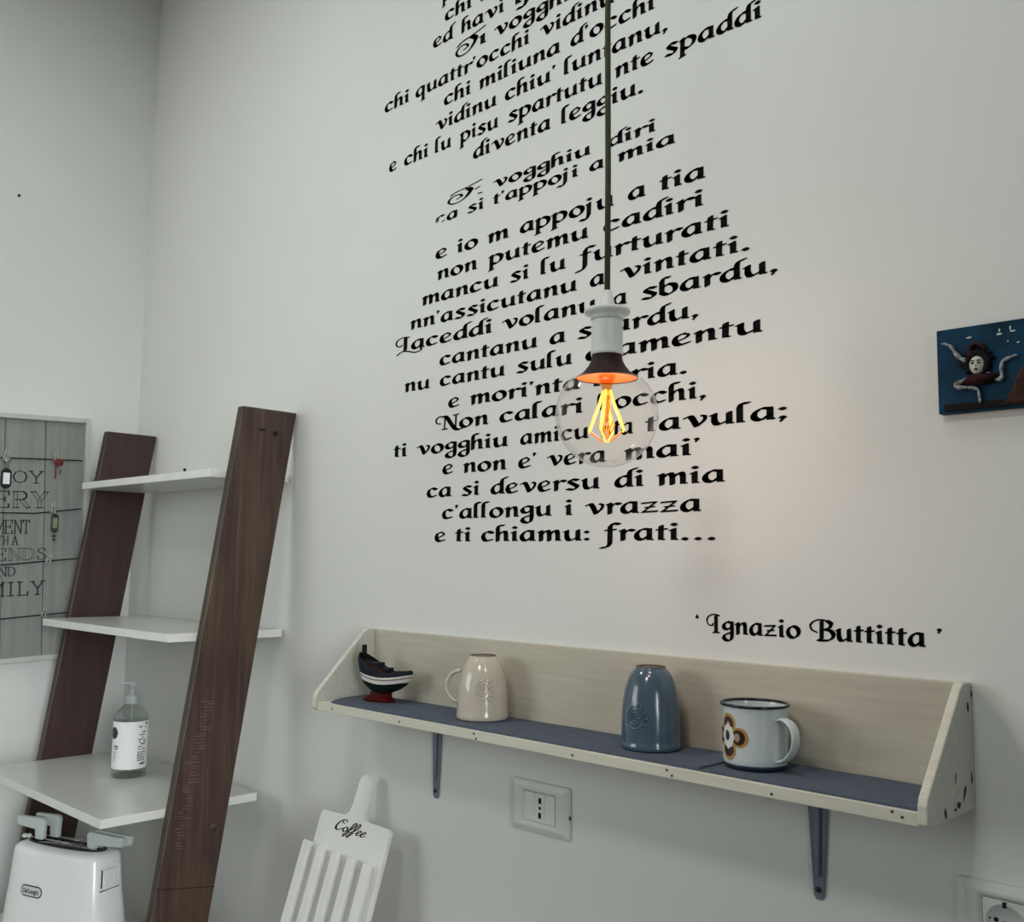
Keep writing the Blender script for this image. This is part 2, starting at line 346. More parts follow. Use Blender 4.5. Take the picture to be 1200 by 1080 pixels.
G = {
 'a': [BOWL, ST(.70, .95), FT(.70)],
 'b': [('c', [(.48, 1.5), (.26, 1.5), (.15, 1.25)]), ('l', [(.15, 1.3), (.15, .25)]), ('c', [(.15, .25), (.42, .04), (.76, .3), (.74, .75), (.45, .93), (.2, .72)])],
 'c': [('c', [(.70, .82), (.46, .96), (.2, .8), (.12, .45), (.28, .1), (.66, .17)])],
 'd': [('c', [(.68, .93), (.38, .95), (.12, .62), (.13, .25), (.33, .07), (.52, .22), (.68, .42)]), ('l', [(.70, 1.25), (.70, .12)]), ('c', [(.70, 1.2), (.78, 1.46), (1.02, 1.56)]), FT(.70)],
 'e': [('c', [(.47, .97), (.2, .82), (.12, .42), (.3, .08), (.68, .18)]), ('c', [(.45, .97), (.68, .84), (.55, .6), (.2, .42)], .16)],
 'f': [('c', [(.78, 1.42), (.5, 1.48), (.34, 1.2)]), ('l', [(.34, 1.25), (.32, -.25)]), ('c', [(.32, -.2), (.2, -.5), (-.1, -.6)]), ('l', [(.1, .9), (.62, .97)], .16)],
 'g': [('c', [(.72, .93), (.4, .97), (.14, .72), (.22, .42), (.48, .4), (.7, .62)]), ('l', [(.72, .95), (.73, 0)]), ('c', [(.73, .05), (.66, -.42), (.36, -.54), (.13, -.3), (.3, -.02), (.7, .12)])],
 'h': [('l', [(.16, 1.3), (.16, .06)]), ('c', [(.16, 1.25), (.24, 1.5), (.5, 1.52)]), ARCH(.16, .66), ST(.66, .75), FT(.66)],
 'i': [SER(.16), ST(.16), FT(.16), dot(.18, 1.30)],
 'j': [SER(.16), ('l', [(.16, .93), (.14, -.2)]), ('c', [(.14, -.15), (-.02, -.5), (-.32, -.45)]), dot(.18, 1.30)],
 'l': [('c', [(.46, 1.52), (.22, 1.5), (.15, 1.25)]), ('l', [(.15, 1.3), (.15, .12)]), FT(.15)],
 'm': [SER(.16), ST(.16, .93, .06), ARCH(.16, .62), ST(.62, .75, .06), ARCH(.62, 1.08), ST(1.08, .75), FT(1.08)],
 'n': [SER(.16), ST(.16, .93, .06), ARCH(.16, .66), ST(.66, .75), FT(.66)],
 'o': [('o', [(.46, .95), (.14, .68), (.16, .26), (.46, .05), (.78, .34), (.76, .74), (.46, .95)])],
 'p': [SER(.16), ('l', [(.16, .95), (.14, -.5)]), ('l', [(-.02, -.56), (.3, -.46)], .14), ('c', [(.16, .74), (.48, .96), (.8, .72), (.76, .3), (.46, .06), (.18, .14)])],
 'q': [BOWL, ('l', [(.70, .95), (.68, -.5)]), ('l', [(.52, -.56), (.84, -.46)], .14)],
 'r': [SER(.16), ST(.16, .93, .06), ('c', [(.16, .58), (.32, .82), (.5, .92), (.66, .84)])],
 's': [('c', [(.64, .88), (.36, .96), (.18, .78), (.4, .54), (.62, .32), (.42, .06), (.08, .12)])],
 't': [('l', [(.22, 1.2), (.2, .14)]), FT(.2), ('l', [(.02, .88), (.48, .95)], .16)],
 'u': [SER(.14, .92), ('c', [(.14, .92), (.14, .35), (.3, .07), (.66, .3)]), ST(.72, .95), FT(.72)],
 'v': [('c', [(-.04, .84), (.14, .94), (.26, .72), (.44, .1)]), ('c', [(.44, .1), (.72, .5), (.78, .82), (.64, .93)], .2)],
 'z': [('l', [(.05, .84), (.70, .90)], .2), ('l', [(.70, .90), (.10, .12)], .10), ('l', [(.06, .10), (.74, .14)], .22), ('l', [(.2, .47), (.62, .53)], .14)],
 "'": [dot(.1, 1.30, .13), ('l', [(.14, 1.28), (.05, 1.1)], .09)],
 '`': [dot(.1, 1.22, .13), ('l', [(.06, 1.25), (.12, 1.42)], .09)],
 ',': [dot(.14, .12, .16), ('l', [(.18, .08), (.06, -.16)], .10)],
 '.': [dot(.14, .12, .17)],
 ':': [dot(.14, .16, .16), dot(.14, .78, .16)],
 ';': [dot(.14, .12, .16), ('l', [(.18, .08), (.06, -.16)], .10), dot(.14, .78, .16)],
 'I': [('l', [(.66, 1.45), (.66, .12)]), ('l', [(.45, .05), (.88, .06)], .14), ('c', [(.92, 1.46), (.5, 1.54), (.12, 1.36), (.0, 1.0), (.12, .68), (.38, .62), (.44, .78)], .10)],
 'L': [('l', [(.66, 1.45), (.66, .12)]), ('c', [(.92, 1.46), (.5, 1.54), (.12, 1.36), (.0, 1.0), (.12, .68), (.36, .62), (.42, .74)], .12), ('c', [(.08, -.3), (.45, .02), (.9, -.10), (1.35, -.34), (1.75, -.2), (1.72, .05)], .14)],
 'N': [('c', [(.5, 1.36), (.2, 1.42), (-.02, 1.1), (.05, .75), (.3, .66)], .12), ('l', [(.62, 1.3), (.58, .1)], .10), ('l', [(.42, .05), (.8, .08)], .12), ('c', [(.5, 1.4), (.74, 1.25), (1.2, .22), (1.5, -.12), (1.85, -.02)]), ('l', [(1.38, 1.42), (1.36, .1)], .12), ('l', [(1.2, 1.4), (1.56, 1.46)], .12)],
 'T': [('c', [(.12, 1.0), (.4, 1.28), (.95, 1.42), (1.75, 1.74)], .22), ('c', [(.95, 1.42), (1.22, 1.05), (1.1, .45), (.7, -.05), (.24, -.08), (.04, .35), (.25, .82), (.62, .86), (.76, .55), (.52, .38)], .16), ('c', [(1.0, 1.36), (1.24, .95), (1.06, .4)], .34)],
 '!': [SER(.16), ST(.16), FT(.16)],
 'B': [('l', [(.66, 1.45), (.64, .12)]), ('c', [(.36, .60), (.06, .78), (-.02, 1.15), (.3, 1.5), (.8, 1.55), (1.2, 1.36), (1.18, 1.02), (.86, .84)], .13), ('c', [(1.0, 1.5), (1.22, 1.3), (1.12, 1.0), (.86, .86)]), ('c', [(.86, .86), (1.22, .74), (1.36, .42), (1.16, .1), (.8, .0), (.44, .02)]), ],
}
def glyph_polys(ch):
    out = []
    for s in G[ch]:
        if s[0] == 'p': out.append(s[1])
        else: out += nib_polys(s)
    return out
GP = {c: glyph_polys(c) for c in G}
GB = {c: (min(p[0] for q in GP[c] for p in q), max(p[0] for q in GP[c] for p in q)) for c in G}
ADV = {"i": .40, "j": .44, "l": .40, "t": .48, "f": .64, "I": 1.0, "L": .98, "N": 1.55, "T": 1.32, "B": 1.42, "r": .62, "d": .84}
def word_polys(word):
    x = 0; out = []
    for ch in word.replace('Ti', 'T!'):
        l, r = GB[ch]
        if ch in ('j', 'f', 'p'): l = -.02
        if ch in ('I', 'L', 'N', 'T', 'B'): l = min(l, 0)
        out += [[(px-l+x, py) for px, py in q] for q in GP[ch]]
        x += (ADV[ch] + .07 if ch in ADV else (r-l)) + (.06 if ch not in ('.',) else .2)
    return out
def add_word(mb, word, x0, x1, z, xh, worn=0.0):
    polys = word_polys(word)
    a = min(p[0] for q in polys for p in q); b = max(p[0] for q in polys for p in q)
    sx = (x1-x0)/(b-a)
    for q in polys:
        if worn and random.random() < worn*(1.25-(q[0][0]-a)/(b-a)): continue
        if len(q) < 3: continue
        mb.add([((x0+(p[0]-a)*sx), -0.0006, z+p[1]*xh) for p in q], [tuple(range(len(q)))])

# ------------------------------------------------------------------ the room
RX, RY, RZ = 4.5, -4.0, 3.16
def struct(name, mb, m): return tag(mb.build(name, m), kind='structure')
struct('floor', MB().box((-.15, RY-.15, -.1), (RX+.15, .15, 0)), M_FLOOR)
struct('ceiling', MB().box((-.15, RY-.15, RZ), (RX+.15, .15, RZ+.1)), M_CEIL)
struct('wall_back', MB().box((-.15, 0, 0), (RX+.15, .15, RZ)), M_WALL)
WY0, WY1, WZ0, WZ1 = -3.00, -1.70, 1.40, 2.50   # window opening in the left wall, nearer than the picture shows
struct('wall_left', MB().box((-.15, RY, 0), (0, WY0, RZ)).box((-.15, WY1, 0), (0, 0, RZ)).box((-.15, WY0, 0), (0, WY1, WZ0)).box((-.15, WY0, WZ1), (0, WY1, RZ)), M_WALL_L)
DX0, DX1, DZ = -2.05, -1.05, 2.45            # balcony door opening in the right wall
struct('wall_right', MB().box((RX, RY, 0), (RX+.15, DX0, RZ)).box((RX, DX1, 0), (RX+.15, 0, RZ)).box((RX, DX0, DZ), (RX+.15, DX1, RZ)), M_WALL_F)
struct('wall_front', MB().box((0, RY-.15, 0), (RX, RY, RZ)), M_WALL_F)
def glazing(name, mtx, w, h):
    fr = MB()
    for a, b in (((0,0,0),(.06,.05,h)), ((w-.06,0,0),(w,.05,h)), ((.06,0,0),(w-.06,.05,.06)), ((.06,0,h-.06),(w-.06,.05,h)), ((w/2-.03,0,.06),(w/2+.03,.05,h-.06))): fr.box(a, b, mtx)
    o = struct(name, fr, M_TRIMW)
    MB().box((.06,.02,.06),(w/2-.03,.026,h-.06),mtx).box((w/2+.03,.02,.06),(w-.06,.026,h-.06),mtx).build('pane', M_GLASSW, o)
glazing('window_1', Matrix.Translation((-.05, WY0, WZ0)) @ Matrix.Rotation(PI/2, 4, 'Z'), WY1-WY0, WZ1-WZ0)
glazing('door_1', Matrix.Translation((RX+.1, DX0, 0)) @ Matrix.Rotation(PI/2, 4, 'Z'), DX1-DX0, DZ)
bb = 0.07
struct('baseboard_back', MB().box((0.012, -.012, 0), (RX, -.0, bb)), M_TRIMW)
struct('baseboard_left', MB().box((0, RY, 0), (.012, 0, bb)), M_TRIMW)

for (lx, ly, ls, lp), lb in zip(CEIL, ('small round white ceiling lamp close to the poem wall', 'small round white fill lamp added on the ceiling over the ladder shelf', 'large round white fill lamp added on the ceiling in the middle of the room')):
    cl = thing('ceiling_lamp_and_fill', lb, 'ceiling lamp', (lx, ly, RZ)); kk = ls/.22  # second and third fixtures are added to house the fill lights
    MB().lathe([(.0005, -.0005), (.17*kk, -.0005), (.175*kk, -.02), (.165*kk, -.055), (.155*kk, -.062), (.154*kk, -.050), (.0005, -.050)], 48).build('lamp_body', M_TRIMW, cl)

# ------------------------------------------------------------------ poem on the wall
LINES = [
(2.6008, 1.2300, [('p', 1.2300, 1.2560)]),
(2.557, 0, [('chi', 1.2396, 1.3159), ('lu', 1.3411, 1.4011)]),
(2.5134, 0, [('ed', 1.2064, 1.273), ('havi', 1.2887, 1.4034), ('ij', 1.4284, 1.471)]),
(2.471, 0, [('Ti', 1.2726, 1.3581), ('vogghiu', 1.3786, 1.6026)]),
(2.4269, 0, [('chi', 1.0574, 1.136), ("quattr'occhi", 1.1561, 1.469), ('vidinu', 1.4949, 1.6616)]),
(2.3828, 0, [('chi', 1.2424, 1.318), ('miliuna', 1.3404, 1.5433), ("d'occhi", 1.5664, 1.7426)]),
(2.3373, 0, [('vidinu', 1.2194, 1.3883), ("chiu'", 1.4096, 1.5333), ('luntanu,', 1.5523, 1.7683)]),
(2.2934, 0, [('e', 1.0779, 1.1024), ('chi', 1.1257, 1.199), ('lu', 1.2194, 1.2663), ('pisu', 1.2899, 1.3937), ('spartutu', 1.4177, 1.6371), ('nte', 1.663, 1.7416), ('spaddi', 1.7616, 1.9326)]),
(2.2507, 0, [('diventa', 1.328, 1.5227), ('leggiu.', 1.5471, 1.7213)]),
(2.1792, 0, [('Ti', 1.259, 1.3564), ('vogghiu', 1.3823, 1.6131), ('diri', 1.6477, 1.7447)]),
(2.1485, 0, [('ca', 1.2259, 1.2907), ('si', 1.3147, 1.3591), ("t'appoji", 1.3826, 1.5857), ('a', 1.6103, 1.6416), ('mia', 1.6691, 1.7824)]),
(2.0783, 0, [('e', 1.2283, 1.2621), ('io', 1.2886, 1.3463), ('m', 1.3711, 1.4254), ('appoju', 1.4521, 1.6624), ('a', 1.6904, 1.726), ('tia', 1.7517, 1.8359)]),
(2.0366, 0, [('non', 1.2341, 1.3451), ('putemu', 1.373, 1.6094), ('cadiri', 1.6406, 1.8319)]),
(1.9939, 0, [('mancu', 1.191, 1.4013), ('si', 1.429, 1.475), ('lu', 1.5031, 1.5606), ('furturati', 1.5797, 1.8756)]),
(1.9515, 0, [("nn'assicutanu", 1.1579, 1.5857), ('a', 1.613, 1.6446), ('vintati.', 1.6747, 1.9094)]),
(1.9111, 0, [('Laceddi', 1.1139, 1.3866), ('volanu', 1.4111, 1.6269), ('a', 1.6589, 1.6896), ('sbardu,', 1.7163, 1.9533)]),
(1.8682, 0, [('cantanu', 1.2466, 1.498), ('a', 1.5254, 1.5617), ('sbardu,', 1.5867, 1.8227)]),
(1.8286, 0, [('nu', 1.1454, 1.2206), ('cantu', 1.2486, 1.4211), ('sulu', 1.4481, 1.5764), ('ciamentu', 1.6044, 1.9283)]),
(1.7851, 0, [('e', 1.2737, 1.3049), ("mori'nta", 1.3324, 1.594), ("l'aria.", 1.6227, 1.8019)]),
(1.7451, 0, [('Non', 1.2386, 1.3814), ('calari', 1.4087, 1.5999), ("l'occhi,", 1.6301, 1.8351)]),
(1.7024, 0, [('ti', 1.1166, 1.1574), ('vogghiu', 1.186, 1.4311), ('amicu', 1.46, 1.6127), ('nta', 1.6374, 1.7019), ('tavula;', 1.7246, 1.9643)]),
(1.6616, 0, [('e', 1.2616, 1.2916), ('non', 1.3176, 1.428), ("e'", 1.4559, 1.499), ('vera', 1.522, 1.648), ("mai'", 1.684, 1.8243)]),
(1.6196, 0, [('ca', 1.2187, 1.2883), ('si', 1.3146, 1.3609), ('deversu', 1.3893, 1.6363), ('di', 1.6653, 1.7223), ('mia', 1.7469, 1.8656)]),
(1.5785, 0, [("c'allongu", 1.2631, 1.5347), ('i', 1.5623, 1.5797), ('vrazza', 1.6054, 1.8253)]),
(1.5369, 0, [('e', 1.244, 1.275), ('ti', 1.2993, 1.3414), ('chiamu:', 1.3677, 1.6167), ('frati...', 1.635, 1.8494)]),
]
poem = thing('wall_lettering', 'large black calligraphic poem lettered across the white wall behind the bulb', 'wall lettering', (1.5, 0, 1.5))
def child(o, parent):          # parent an object built in world coordinates
    o.parent = parent; o.matrix_parent_inverse = Matrix.Identity(4)
    o.location = Vector(o.location) - Vector(parent.location)
    if parent.rotation_euler.z:
        r = Matrix.Rotation(-parent.rotation_euler.z, 4, 'Z'); o.location = r @ o.location; o.rotation_euler = (0, 0, -parent.rotation_euler.z)
    return o
for i, (z, _, ws) in enumerate(LINES):
    xh = .0195 if i <= 8 else (.0150 if i <= 10 else .0182)
    vl = bpy.data.objects.new('verse_line', None); col.objects.link(vl); vl.empty_display_size = .01; vl.parent = poem; vl.location = (ws[0][1]-1.5, 0, z-1.5)
    for w, a, b in ws:
        mb = MB()
        worn = .38 if (i == 9 and w == 'Ti') or (i == 10 and w == 'ca') else (.14 if i == 10 and w == 'si' else 0)
        add_word(mb, w, a, b, z, xh, worn)
        wo = mb.build('word', M_INK, None, origin=(a, 0, z)); wo.parent = vl; wo.location = (a-ws[0][1], 0, 0)

sig = thing('signature_lettering', "black calligraphic name in quotes on the wall just above the shelf's right half", 'wall lettering', (2.0, 0, 1.4))
for w, a, b in [('`', 1.8137, 1.8205), ('Ignazio', 1.8327, 1.9791), ('Buttitta', 1.9914, 2.1431), ("'", 2.156, 2.163)]:
    mb = MB(); add_word(mb, w, a, b, 1.4055, .0170)
    child(mb.build('word' if len(w) > 1 else 'quote_mark', M_INK, None, origin=(a, 0, 1.4055)), sig)
# small nail hole on the left wall
tag(MB().tube([(0, -.349, 2.4216), (.003, -.349, 2.4216)], .0035, 10).build('wall_nail', M_SCREW), 'small dark nail head alone high on the left wall', 'nail')

# ------------------------------------------------------------------ ladder shelf in the corner
lad = thing('ladder_shelf', 'ladder shelf with two leaning brown planks and white boards in the room corner', 'shelf', (.44, -.2, 0))
ZT = 1.823
def yf(z): return -.138 - .147*(ZT-z)
def yb(z): return -.003 - .155*(ZT-z)
def side_plank(x0, x1, m, face_x):
    prof = [(yf(ZT), ZT), (yb(ZT), ZT), (yb(0), 0.001), (yf(0), 0.001)]
    mb = MB(); n = 4
    vs = [(x0, y, z) for y, z in prof] + [(x1, y, z) for y, z in prof]
    mb.add(vs, [(0,1,2,3), (7,6,5,4), (0,4,5,1), (1,5,6,2), (2,6,7,3), (3,7,4,0)])
    o = mb.build('side_plank', m, None, bevel=.003, origin=(x0, yf(ZT), ZT)); o.data.materials.append(M_PLANK_SIDE)
    for p in o.data.polygons:
        if p.normal.y < -.8: p.material_index = 1
    return child(o, lad)
right = side_plank(.760, .780, M_PLANK_R, .78)
left_ = side_plank(.102, .122, M_PLANK_L, .122)
# details of the right plank: hole and slot near its top, plug lower down, joint line
def on_face(t, z): return yf(z) + t*(yb(z)-yf(z))
d = MB(); z = 1.776; d.box((.7795, on_face(.42, z)-.007, z-.002), (.7806, on_face(.42, z)+.007, z+.003)).tube([(.7795, on_face(.66, z), z-.004), (.7806, on_face(.66, z), z-.004)], .006, 16)
child(d.build('screw_slot', M_DARK), lad)
z = .965; child(MB().tube([(.7795, on_face(.80, z), z), (.7808, on_face(.80, z), z)], .008, 20).build('wooden_plug', M_PLANK_SIDE), lad)
z = .868; child(MB().add([(.7803, yf(z), z), (.7803, yb(z-.02), z-.020), (.7803, yb(z-.02), z-.0185), (.7803, yf(z), z+.0015)], [(0,1,2,3)]).build('joint_line', M_DARK), lad)
sm = MB()
for k in range(46):
    z = 1.215-.0062*k+random.uniform(-.001, .001); t0 = .24+.05*math.sin(k*.9)+random.uniform(-.04, .04)-.0012*k; w_ = random.uniform(.08, .24)
    sm.add([(.7803, on_face(t0, z), z), (.7803, on_face(t0+w_, z), z-.001), (.7803, on_face(t0+w_, z), z-.0002), (.7803, on_face(t0, z), z+random.uniform(.0008, .0018))], [(0,1,2,3)])
smo = child(sm.build('saw_marks', M_SAW), lad); smo['kind'] = 'stuff'
for zt, y0, y1 in ((1.686, -.195, -.004), (1.350, -.270, -.006), (1.012, -.384, -.052), (.675, -.462, -.11), (.34, -.54, -.16)):
    o = MB().box((.124, y0, zt-.017), (.758, y1, zt)).build('shelf_board', M_WLAM, None, bevel=.0012, origin=(.124, y0, zt)); o.data.materials.append(M_WLEDGE)
    for p in o.data.polygons:
        if abs(p.normal.z) < .5: p.material_index = 1
    child(o, lad)
child(MB().tube([(.632, -.185, 1.686), (.632, -.185, 1.694)], .003, 10).build('peg', M_DARK), lad)

# ------------------------------------------------------------------ wall shelf
SX0, SX1, SB, STp, SYF = 1.075, 2.195, 1.2265, 1.242, -.137
ws = thing('wall_shelf', 'long cream painted wooden wall shelf with sloped end panels under the poem', 'shelf', (1.635, 0, 1.2265))
child(MB().box((SX0+.011, -.010, SB), (SX1-.011, -.0005, 1.368)).build('back_board', M_CREAMB, None, bevel=.001, origin=(1.6, 0, 1.3)), ws)
child(MB().box((SX0+.0112, SYF, SB), (SX1-.0112, -.0102, STp)).build('bottom_board', M_CREAMF, None, bevel=.0012, origin=(1.6, 0, 1.2)), ws)
for xa, xb in ((SX0, SX0+.011), (SX1-.011, SX1)):
    pts = [(-.0005, SB-.0005), (-.0005, 1.369), (-.026, 1.370), (-.034, 1.366), (-.139, 1.258), (-.142, 1.250), (-.142, 1.231), (-.137, SB-.0005)]
    mb = MB(); n = len(pts)
    mb.add([(xa, y, z) for y, z in pts] + [(xb, y, z) for y, z in pts], [tuple(range(n)), tuple(range(2*n-1, n-1, -1))] + [(i, i+n, (i+1) % n+n, (i+1) % n) for i in range(n)])
    ep = child(mb.build('end_panel', M_CREAM, None, bevel=.002, origin=(xa, 0, 1.3)), ws); ep.data.materials.append(M_CREAMF)
    for p in ep.data.polygons:
        if p.normal.y < -.3: p.material_index = 1
# chips in the paint of the right end panel
for i, (y, z, a, b, r) in enumerate([(-.016, 1.343, .0035, .007, .2), (-.004, 1.356, .0025, .006, 0), (-.011, 1.262, .003, .009, 0), (-.034, 1.248, .003, .010, -.5), (-.052, 1.238, .006, .004, 0), (-.092, 1.235, .003, .006, .2), (-.063, 1.235, .005, .002, .1), (-.06, 1.268, .0012, .009, -.15)]):
    mb = MB(); q = []
    for k in range(9):
        an = 2*PI*k/9; rr = random.uniform(.6, 1.1); py, pz = a*rr*math.cos(an), b*rr*math.sin(an)
        q.append((SX1+.0004, y + py*math.cos(r) - pz*math.sin(r), z + py*math.sin(r)+pz*math.cos(r)))
    mb.add(q, [tuple(range(9))]); child(mb.build('paint_chip', M_CHIP, None, origin=(SX1, y, z)), ws)
for x, z in ((1.13, 1.2335), (1.32, 1.2335), (1.50, 1.237), (1.505, 1.230), (1.70, 1.233), (1.86, 1.237), (1.868, 1.231), (2.01, 1.232), (2.155, 1.238), (2.166, 1.234)):
    child(MB().tube([(x, SYF+.001, z), (x, SYF-.0008, z)], .0016, 8).build('nail_head', M_SCREW, None, origin=(x, SYF, z)), ws)
for bx, wt, wb in ((1.266, .0135, .0068), (2.000, .0155, .0072)):
    zb = 1.079; mb = MB()
    P = [(-wt, SB-.001), (-wb, zb+.006), (-wb*.6, zb), (wb*.6, zb), (wb, zb+.006), (wt, SB-.001)]
    mb.prism([(bx+a, b) for a, b in P], -.0035, Matrix.Translation((0, -.0005, 0)))
    # raised rib and the arm under the shelf
    mb.prism([(bx-wt*.35, SB-.004), (bx-wb*.35, zb+.03), (bx+wb*.35, zb+.03), (bx+wt*.35, SB-.004)], -.0075, Matrix.Translation((0, -.0005, 0)))
    mb.box((bx-wt*.8, -.115, SB-.0045), (bx+wt*.8, -.0005, SB-.0006))
    br = child(mb.build('bracket', M_BRACKET, None, bevel=.0012, origin=(bx, 0, zb)), ws)
    s = MB().tube([(bx, -.0035, zb+.013), (bx, -.0062, zb+.013)], .0034, 14).build('screw', M_SCREW, None, origin=(bx, 0, zb))
    s.parent = br; s.location = (0, 0, 0)
# mats lying on the shelf
def mat_strip(name, x0, x1, lab, bump_):
    mb = MB(); n = 40; rows = 7; y0, y1 = -.134, -.0108; vs = []; fs = []
    for j in range(rows+1):
        for i in range(n+1):
            u = i/n; v = j/rows; x = x0+(x1-x0)*u; y = y0+(y1-y0)*v
            if bump_ == 'L' and v < .55: x = max(x, x0 + .028*(1-v/.55)**2)
            if bump_ == 'L': y = y0 + .008*max(0, 1-u*14) + (y1-.012*max(0, 1-u*9)-y0)*v
            vs.append((x, y, .0012*math.sin(u*9+v*2)**2*(.4) + .0022 + (.0035*max(0, 1-abs(u-1)*26)*(1-v) if bump_ == 'L' else 0)))
    m = (n+1)*(rows+1)
    vs2 = vs + [(a, b, 0.0) for a, b, c in vs]
    for j in range(rows):
        for i in range(n):
            q = j*(n+1)+i; fs.append((q, q+1, q+n+2, q+n+1)); fs.append((q+m, q+n+1+m, q+n+2+m, q+1+m))
    edge = [i for i in range(n+1)] + [j*(n+1)+n for j in range(1, rows+1)] + [rows*(n+1)+i for i in range(n-1, -1, -1)] + [j*(n+1) for j in range(rows-1, 0, -1)]
    for a, b in zip(edge, edge[1:]+edge[:1]): fs.append((a, a+m, b+m, b))
    mb.add(vs2, fs, Matrix.Translation((0, 0, STp+.0003)))
    return tag(mb.build(name, M_MAT, None, origin=((x0+x1)/2, -.07, STp)), lab, 'mat', 'blue-grey mats on the wall shelf')
mat_strip('shelf_mat', SX0+.0125, 1.908, "blue-grey mat lining the wall shelf's left two thirds, under boat and upturned mugs", 'L')
mat_strip('shelf_mat', 1.9085, SX1-.0125, 'short blue-grey mat lining the wall shelf under the white enamel mug', 'R')
TOP = STp + .0034

# ------------------------------------------------------------------ mugs
def embossed(parent, azc, zc, rad_at, rr, m, r=.0009):
    """raised medallion: ring, spiral and sprig following the glazed surface"""
    mb = MB()
    def P(a, b):   # a along arc, b vertical
        R = rad_at(zc+b)+.0002; th = azc + a/R
        return (R*math.cos(th), R*math.sin(th), zc+b)
    mb.tube([P(rr*math.cos(t*2*PI/36), rr*1.15*math.sin(t*2*PI/36)) for t in range(37)], r, 6)
    mb.tube([P(rr*.8*(1-t/60)*math.cos(t*.32), rr*.9*(1-t/60)*math.sin(t*.32)) for t in range(50)], r, 6)
    for k in range(6):
        a = -1.1 + k*.45
        mb.tube([P(rr*1.15*math.cos(a), rr*1.3*math.sin(a)), P(rr*1.5*math.cos(a+.25), rr*1.6*math.sin(a+.25))], r*1.3, 6)
    o = mb.build('embossed_motif', m); o.parent = parent; return o
def inverted_mug(x, y, prof, m, label, rimr, az, handle, azm):
    t = thing('mug', label, 'mug', (x, y, TOP))
    inner = [(max(r-.004, .0005), max(z-.004, .0)) for r, z in prof[::-1]]
    full = [(prof[0][0]-.003, 0.0)] + prof
    mb = MB().lathe(full + [(0.0004, full[-1][1])], 56)
    mb.lathe([(prof[0][0]-.003, 0.0)] + [(r-.004, z+.0) for r, z in prof[1:-2]] + [(0.0004, prof[-3][1])], 56)
    b = mb.build('cup_body', m, t)
    r1, z1 = prof[-1]
    MB().lathe([(r1-.0006, z1-.0004), (r1-.0004, z1+.0012), (r1-.0042, z1+.0012), (r1-.0044, z1-.0008)], 40).build('foot_ring', M_CLAY, t)
    if handle:
        mb = MB(); pts = []
        for k in range(15):
            a = -PI*.52 + k*PI*1.04/14
            pts.append((handle[0] + handle[1]*math.cos(a), 0, handle[2] + handle[3]*math.sin(a)))
        mb.tube(pts, .0036, 10, Matrix.Rotation(az, 4, 'Z'), flat=1.7, up=(1, 0, 0)); mb.build('handle', m, t)
    return t, b
def interp(prof):
    def f(z):
        for (r0, z0), (r1, z1) in zip(prof, prof[1:]):
            if z0 <= z <= z1: return r0+(r1-r0)*(z-z0)/(z1-z0+1e-9)
        return prof[-1][0]
    return f
def dense(prof):
    pts = smooth_pts(prof, 5); return [(p[0], p[1]) for p in pts]
pc = dense([(.0425, .001), (.0430, .006), (.0422, .014), (.0418, .030), (.0405, .050), (.0370, .070), (.0312, .086), (.0262, .095), (.0225, .099), (.0215, .1015)])
t, b = inverted_mug(1.438, -.059, pc, M_GLAZE_C, 'cream glazed mug standing upside down on the wall shelf beside the toy boat', .02, math.radians(-150), (.0385, .0235, .050, .0255), 0)
embossed(t, math.radians(-44), .050, interp(pc), .013, M_GLAZE_C, .0011)
pb = dense([(.0418, .001), (.0424, .005), (.0412, .012), (.0412, .030), (.0402, .055), (.0365, .080), (.0305, .098), (.0255, .106), (.0220, .1095), (.0212, .1115)])
t, b = inverted_mug(1.780, -.062, pb, M_GLAZE_B, 'slate-blue glazed mug standing upside down at the middle of the wall shelf', .02, math.radians(128), (.0360, .014, .046, .030), 0)
embossed(t, math.radians(-54-32), .045, interp(pb), .013, M_GLAZE_B, .0009)
# enamel mug, upright
em = thing('enamel_mug', 'white enamel mug with black rim and brown-orange flower standing on the wall shelf', 'mug', (1.947, -.0655, TOP))
MB().lathe([(0.0004, .0010), (.034, .0006), (.0385, .0022), (.0403, .006), (.0408, .012), (.0412, .040), (.0415, .072), (.0425, .0775)], 64).build('cup_body', M_ENAMEL, em)
MB().lathe([(.0418, .0775), (.0408, .072), (.0402, .012), (.038, .004), (0.0004, .0032)], 64).build('cup_inside', M_ENAMEL, em)
MB().lathe([(.0425+.0019*math.cos(a), .0785+.0019*math.sin(a)) for a in [2*PI*k/12 for k in range(13)]], 72).build('rim', M_RIM, em)
MB().lathe([(.0370, .0006), (.0392, .0014), (.0409, .0042), (.0412, .0062), (.0408, .0064)], 64).build('base_rim', M_RIMB, em)
mb = MB(); pts = []
for p in smooth_pts([(.0408, .0625), (.049, .0650), (.061, .0605), (.0675, .049), (.0665, .034), (.0580, .021), (.0480, .0140), (.0400, .0120)], 6): pts.append((p[0], 0, p[1]))
mb.tube(pts, [.0022]*len(pts), 12, Matrix.Rotation(math.radians(-14), 4, 'Z'), flat=3.4, up=(1, 0, 0.01)); mb.build('handle', M_ENAMEL, em)
